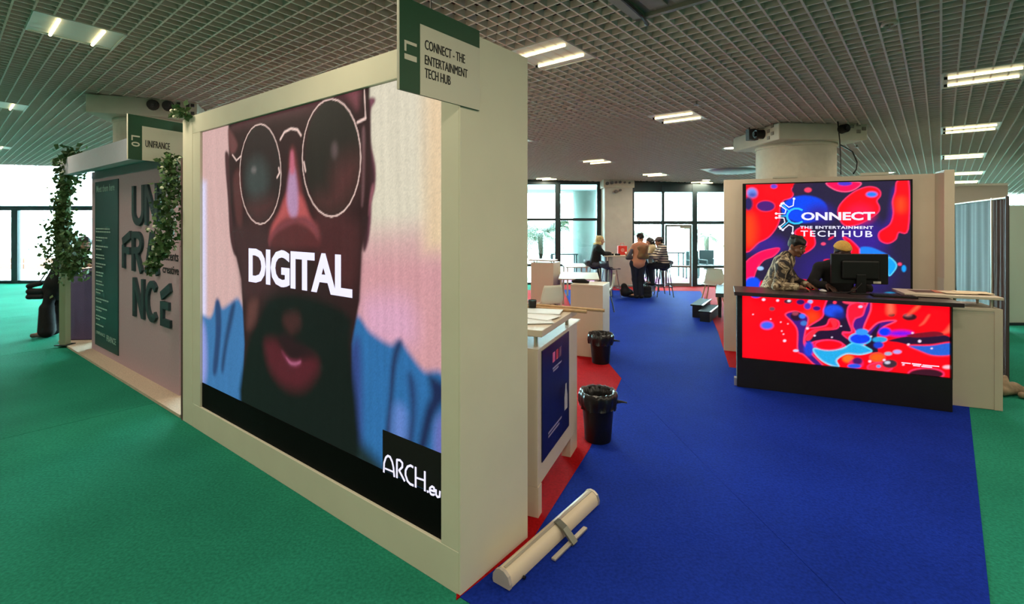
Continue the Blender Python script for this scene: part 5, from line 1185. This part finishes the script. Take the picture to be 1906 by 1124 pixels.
# woman leaning on the purple counter (seen against the window)
person('person', 'woman in dark coat and wide trousers leaning against the purple counter', (-7.86, 8.52, .004), 0,
  dict(hipL=(.06, -.08, .92), hipR=(.02, .10, .92), shL=(.30, -.18, 1.38), shR=(.24, .17, 1.36), neck=(.38, -.0, 1.46), head=(.55, -.05, 1.585), face=(.75, -.45, -.35),
       elL=(.52, -.24, 1.24), wrL=(.74, -.22, 1.24), handL=(.84, -.2, 1.22), elR=(.5, .18, 1.23), wrR=(.74, .12, 1.24), handR=(.84, .1, 1.22),
       knL=(-.03, -.12, .49), knR=(-.0, .08, .49), anL=(-.04, -.13, .10), anR=(-.10, .05, .10), toL=(-.19, -.20, .045), toR=(-.26, -.0, .045)),
  (150, 110, 90), DARK, (DARK, lambda f, J: (f.cone(J['knL'], J['anL']+[0.02, 0, .02], .10, .12, .03), f.cone(J['knR'], J['anR']+[0.02, 0, .02], .10, .12, .03))), SHOEP, HAIRD, h=.013, hair_style='long', fingers=True,
  extra_top=lambda f, J: (f.cone((J['hipL']+J['hipR'])/2-[.02, 0, .12], (J['shL']+J['shR'])/2-[.05, 0, .12], .19, .16, .05)))
hb = soft('handbag', 'square black handbag hanging at the leaning woman\'s hip', 'bag', (-8.06, 8.36, .66), .2, [((-.08, 0, .04), (.10, 0, .04), .045, .045, .02), ((-.08, 0, .22), (.08, 0, .26), .04, .04, .02), ((-.07, 0, .13), (.09, 0, .13), .05, .05, .02)], M_BAGC, .012, [('strap', [(.07, 0, .28), (.2, .02, .5), (.33, .06, .78), (.42, .1, .84)], .01)])
# the group at the high table
SITK = dict()
person('person', 'blonde woman in a dark jacket sitting at the left end of the high table', (2.18, 13.28, 0), 0,
  dict(hipL=(.03, -.09, .82), hipR=(.03, .09, .82), shL=(.10, -.17, 1.27), shR=(.10, .17, 1.27), neck=(.12, 0, 1.34), head=(.19, 0, 1.46), face=(1, .05, -.15),
       elL=(.27, -.17, 1.10), wrL=(.45, -.08, 1.11), elR=(.28, .17, 1.10), wrR=(.46, .1, 1.11), knL=(.42, -.09, .82), knR=(.42, .09, .82), anL=(.36, -.09, .42), anR=(.36, .09, .42), toL=(.50, -.09, .36), toR=(.50, .09, .36)),
  (205, 160, 130), DARK, mat('grey_trousers', (70, 68, 78), .9), SHOE, HAIRB, h=.015, hair_style='wavy', fingers=False)
person('person', 'standing man in a salmon shirt bending over the high table', (3.24, 12.72, .006), 0,
  dict(hipL=(-.10, .02, .88), hipR=(.10, .02, .88), shL=(-.06, .12, 1.32), shR=(.22, .10, 1.33), neck=(.08, .18, 1.40), head=(.115, .24, 1.525), face=(-.55, .75, -.35),
       elL=(-.24, .14, 1.10), wrL=(-.22, .36, 1.13), elR=(.24, .2, 1.1), wrR=(.12, .4, 1.12), knL=(-.08, .03, .47), knR=(.08, .0, .47), anL=(-.06, -.02, .09), anR=(.06, -.04, .09), toL=(-.2, .06, .04), toR=(-.03, .1, .04)),
  (190, 130, 100), mat('salmon_shirt', (196, 132, 104), .85), NAVYC, SHOE, HAIRD, h=.014, sleeves='short', fingers=False, big=.98)
bp = soft('backpack', 'brown backpack worn by the standing man', 'bag', (3.34, 12.66, 1.05), .1, [((-.08, 0, .02), (.10, 0, .02), .07, .07, .04), ((-.07, .03, .24), (.09, .03, .26), .06, .06, .04), ((0, .01, .1), (.02, .02, .2), .11, .1, .04)], mat('brown_bag_cloth', (128, 90, 60), .8))
soft('shoulder_bag', 'dark grey bag hanging at the left side of the standing man', 'bag', (3.02, 12.74, .98), 0, [((-.05, 0, .05), (.05, 0, .05), .05, .05, .03), ((0, 0, .1), (.06, 0, .25), .06, .04, .03)], mat('grey_bag_cloth', (84, 82, 88), .8))
person('person', 'visitor in a striped top and cap on the right stool at the high table', (3.98, 13.0, 0), 0,
  dict(hipL=(.0, .09, .82), hipR=(.0, -.09, .82), shL=(-.05, .17, 1.27), shR=(-.05, -.17, 1.27), neck=(-.08, 0, 1.33), head=(-.12, 0, 1.43), face=(-1, .1, -.25),
       elL=(-.22, .17, 1.05), wrL=(-.40, .1, 1.10), elR=(-.24, -.17, 1.02), wrR=(-.43, -.1, 1.08), knL=(-.40, .1, .80), knR=(-.40, -.1, .80), anL=(-.34, .1, .40), anR=(-.34, -.1, .40), toL=(-.48, .1, .34), toR=(-.48, -.1, .34)),
  (170, 120, 95), stripe_mat(), NAVYC, SHOE, HAIRD, h=.014, fingers=False, cap=(mat('grey_cap', (96, 86, 84), .8), .02, .1, True), big=1.05)
person('person', 'dark-haired visitor in a beige top sitting behind the striped one', (3.88, 13.62, 0), 0,
  dict(hipL=(.0, .09, .82), hipR=(.0, -.09, .82), shL=(-.04, .16, 1.24), shR=(-.04, -.16, 1.24), neck=(-.07, 0, 1.30), head=(-.10, 0, 1.40), face=(-1, -.1, -.2),
       elL=(-.2, .17, 1.03), wrL=(-.38, .1, 1.11), elR=(-.2, -.17, 1.03), wrR=(-.38, -.1, 1.11), knL=(-.40, .1, .80), knR=(-.40, -.1, .80), anL=(-.34, .1, .40), anR=(-.34, -.1, .40), toL=(-.48, .1, .34), toR=(-.48, -.1, .34)),
  (180, 130, 105), mat('beige_knit', (190, 172, 140), .9), DARK, SHOE, HAIRD, h=.015, hair_style='long', fingers=False)

# ================================================================== OUTSIDE THE GLASS
M_OUT = mat('pale_terrace_paving', (196, 196, 188), .8, .05, 2)
tag(obj('terrace', prism(NB(), [(-60, 15.9), (60, 15.9), (60, 60), (-60, 60)], -.2, -.01), M_OUT), 'pale terrace paving outside the windows', 'terrace')
tag(obj('pink_mat', prism(NB(), [(1.2, 15.75), (5.6, 15.2), (6.5, 17.4), (1.2, 18)], -.008, .002), mat('pink_mat', (120, 26, 84), .9)), 'pink carpet outside the glass door', 'carpet')
tag(obj('sea', prism(NB(), [(-300, 60), (300, 60), (300, 350), (-300, 350)], -1.2, -1), mat('sea_water', (120, 150, 160), .2)), 'grey blue sea beyond the terrace', 'sea')
M_TENT = mat('white_canvas', (236, 240, 238), .8)
def marquee(label, x, y, w, h, peak, rz=0):
    t = thing('marquee_tent', label, 'tent', (x, y, -.01), rz, 'white marquee tents')
    bm = NB(); b = [bm.verts.new((sx*w/2, sy*w/2, h)) for sx, sy in ((-1, -1), (1, -1), (1, 1), (-1, 1))]; m = [bm.verts.new((sx*w*.12, sy*w*.12, h+peak*.62)) for sx, sy in ((-1, -1), (1, -1), (1, 1), (-1, 1))]; tp = bm.verts.new((0, 0, h+peak))
    for i in range(4): bm.faces.new((b[i], b[(i+1) % 4], m[(i+1) % 4], m[i])); bm.faces.new((m[i], m[(i+1) % 4], tp))
    obj('roof', bm, M_TENT, t)
    for k, (sx, sy) in enumerate(((-1, -1), (1, -1), (1, 1), (-1, 1))): obj('pole', cyl(NB(), (sx*w/2, sy*w/2, 0), (sx*w/2, sy*w/2, h), .05, n=10), M_ALU, t)
    obj('valance', B((-w/2-.02, -w/2-.02, h-.25), (w/2+.02, -w/2, h)), M_TENT, t)
    obj('side_wall', B((-w/2, w/2-.02, 0), (w/2, w/2, h-.05)), M_TENT, t)
marquee('large white marquee tent outside the left windows', -23, 27, 7, 2.4, 2.0)
marquee('white marquee tent partly hidden by the ivy post, outside left', -14, 31, 6, 2.3, 1.9)
marquee('small white marquee tent behind the round outdoor column', 2.3, 26, 3.4, 1.9, 1.3)
pb = thing('planter_wall', 'low orange brown wooden planter wall outside the left windows', 'planter', (-22.5, 20.5, -.01))
for k in range(8): obj('plank', B((k*1.15, 0, 0), (k*1.15+1.12, .1, .22)), mat('orange_wood', (92, 44, 22), .7, .15, 6), pb); obj('plank', B((k*1.15, .002, .24), (k*1.15+1.12, .098, .46)), mat('orange_wood', (92, 44, 22)), pb)
ocl = thing('outdoor_column', 'thick round white column outside beside the palm', 'column', (2.55, 17.4, -.01)); obj('shaft', lathe(NB(), [(.42, 0), (.42, 4.2)], 40), mat('shade_toned_white', (118, 130, 124), .7), ocl, True); obj('base_ring', lathe(NB(), [(.45, 0), (.45, .12), (.43, .14)], 40), M_CONC, ocl, True)  # white shaft coloured grey-green, canopy shade put into its base colour
can = thing('canopy', 'pale roof edge seen through the tops of the far windows', 'canopy', (0, 16.4, 0))
obj('slab', B((-1.5, 0, 3.02), (12, 2.2, 3.2)), mat('canopy_soffit', (150, 176, 172), .7), can)
for x in (0, 5, 10): obj('bracket', B((x, 0, 3.2), (x+.1, 2.2, 3.3)), M_ALU, can)
cf = thing('canopy', 'sloping white awning edge outside the left windows', 'canopy', (-17.5, 17.2, 3.55), -.03); obj('fabric', B((-3, 0, .1), (6, 1.6, .16)), M_TENT, cf); obj('front_bar', B((-3, 1.5, .02), (6, 1.6, .16)), mat('awning_bar', (150, 160, 160), .5), cf)
def palm(label, x, y, h, nfr, ln, seed):
    rng = random.Random(seed); t = thing('palm_tree', label, 'palm', (x, y, -.01), 0, 'palms outside')
    obj('trunk', tube(NB(), [(0, 0, 0), (.03, 0, h*.5), (0, 0, h)], [.12, .09, .11], 10), mat('palm_trunk', (40, 32, 24), .9, .3, 14), t, True)
    for k in range(nfr):
        a = 2*PI*k/nfr+rng.uniform(-.2, .2); el = rng.uniform(-.1, 1.1); bm = NB(); prev = None; pts = []
        for i in range(9):
            s = i/8; r = ln*s; z = h+math.sin(el)*r-.75*ln*s*s*(1.1-el*.4); pts.append(Vector((math.cos(a)*r*math.cos(el*.5), math.sin(a)*r*math.cos(el*.5), z)))
        sd = Vector((-math.sin(a), math.cos(a), 0))
        for i in range(1, 8):
            for g in (-1, 1):
                for w in (0, .5):
                    p = pts[i]*(1-w)+pts[i+1]*w; d = (pts[i+1]-pts[i]).normalized(); q = p+sd*g*.30*ln*(1-.5*i/8)+d*.2*ln-Vector((0, 0, .22*ln)); v = [bm.verts.new(x) for x in (p-d*.02, p+d*.03, q)]; bm.faces.new(v)
        obj('frond', bm, mat('palm_frond', (52, 58, 14), .6, .2, 6), t)
palm('bushy yellow-green palm outside the window beside the screen wall', 1.05, 18.5, 1.55, 22, 1.25, 2)
palm('palm outside behind the standing man', 4.5, 19.4, 1.5, 14, 1.0, 3)
palm('palm outside near the booth wall edge', 8.0, 20.4, 1.4, 14, 1.0, 4)
M_TFR = mat('terrace_furniture_grey', (40, 48, 50), .5)
for k, (x, y, lab) in enumerate([(1.75, 16.8, 'grey terrace table outside, left of the round outdoor column'), (5.6, 17.6, 'tall grey terrace table outside the glass door'), (-1.0, 16.8, 'grey terrace table outside under the palm')]):
    t = thing('terrace_table', lab, 'table', (x, y, -.01)); obj('table_top', B((-.45, -.3, .86), (.45, .3, .9)), M_TFR, t)
    for sx in (-.4, .4):
        for sy in (-.25, .25): obj('leg', B((sx-.02, sy-.02, 0), (sx+.02, sy+.02, .86)), M_TFR, t)
for k, (x, y, r, lab) in enumerate([(6.3, 16.9, .3, 'grey mesh terrace armchair outside near the booth wall'), (6.9, 17.6, -.4, 'second grey terrace armchair outside, farther right'), (4.9, 17.2, 2.8, 'grey terrace armchair outside just behind the glass door')]):
    t = thing('terrace_chair', lab, 'chair', (x, y, -.01), r, 'terrace armchairs'); obj('seat', B((-.25, -.25, .42), (.25, .25, .46)), M_TFR, t); obj('backrest', B((-.25, .22, .46), (.25, .25, .95)), M_TFR, t)
    for sx in (-.24, .24):
        obj('armrest', B((sx-.02, -.25, .64), (sx+.02, .25, .67)), M_TFR, t)
        for sy in (-.23, .23): obj('leg', B((sx-.02, sy-.02, 0), (sx+.02, sy+.02, .64)), M_TFR, t)
for x, lab in [(4.05, 'slim lamp post far outside, left of the glass door'), (9.2, 'tall mast far outside at the booth wall edge')]:
    t = thing('lamp_post', lab, 'lamp post', (x*1.9, 30, -.01)); obj('pole', cyl(NB(), (0, 0, 0), (0, 0, 5.2), .06, .04, 10), M_TFR, t, True); obj('lantern', ball(NB(), (0, 0, 4.9), .22, 12, (1, 1, 1.3)), M_TFR, t, True)
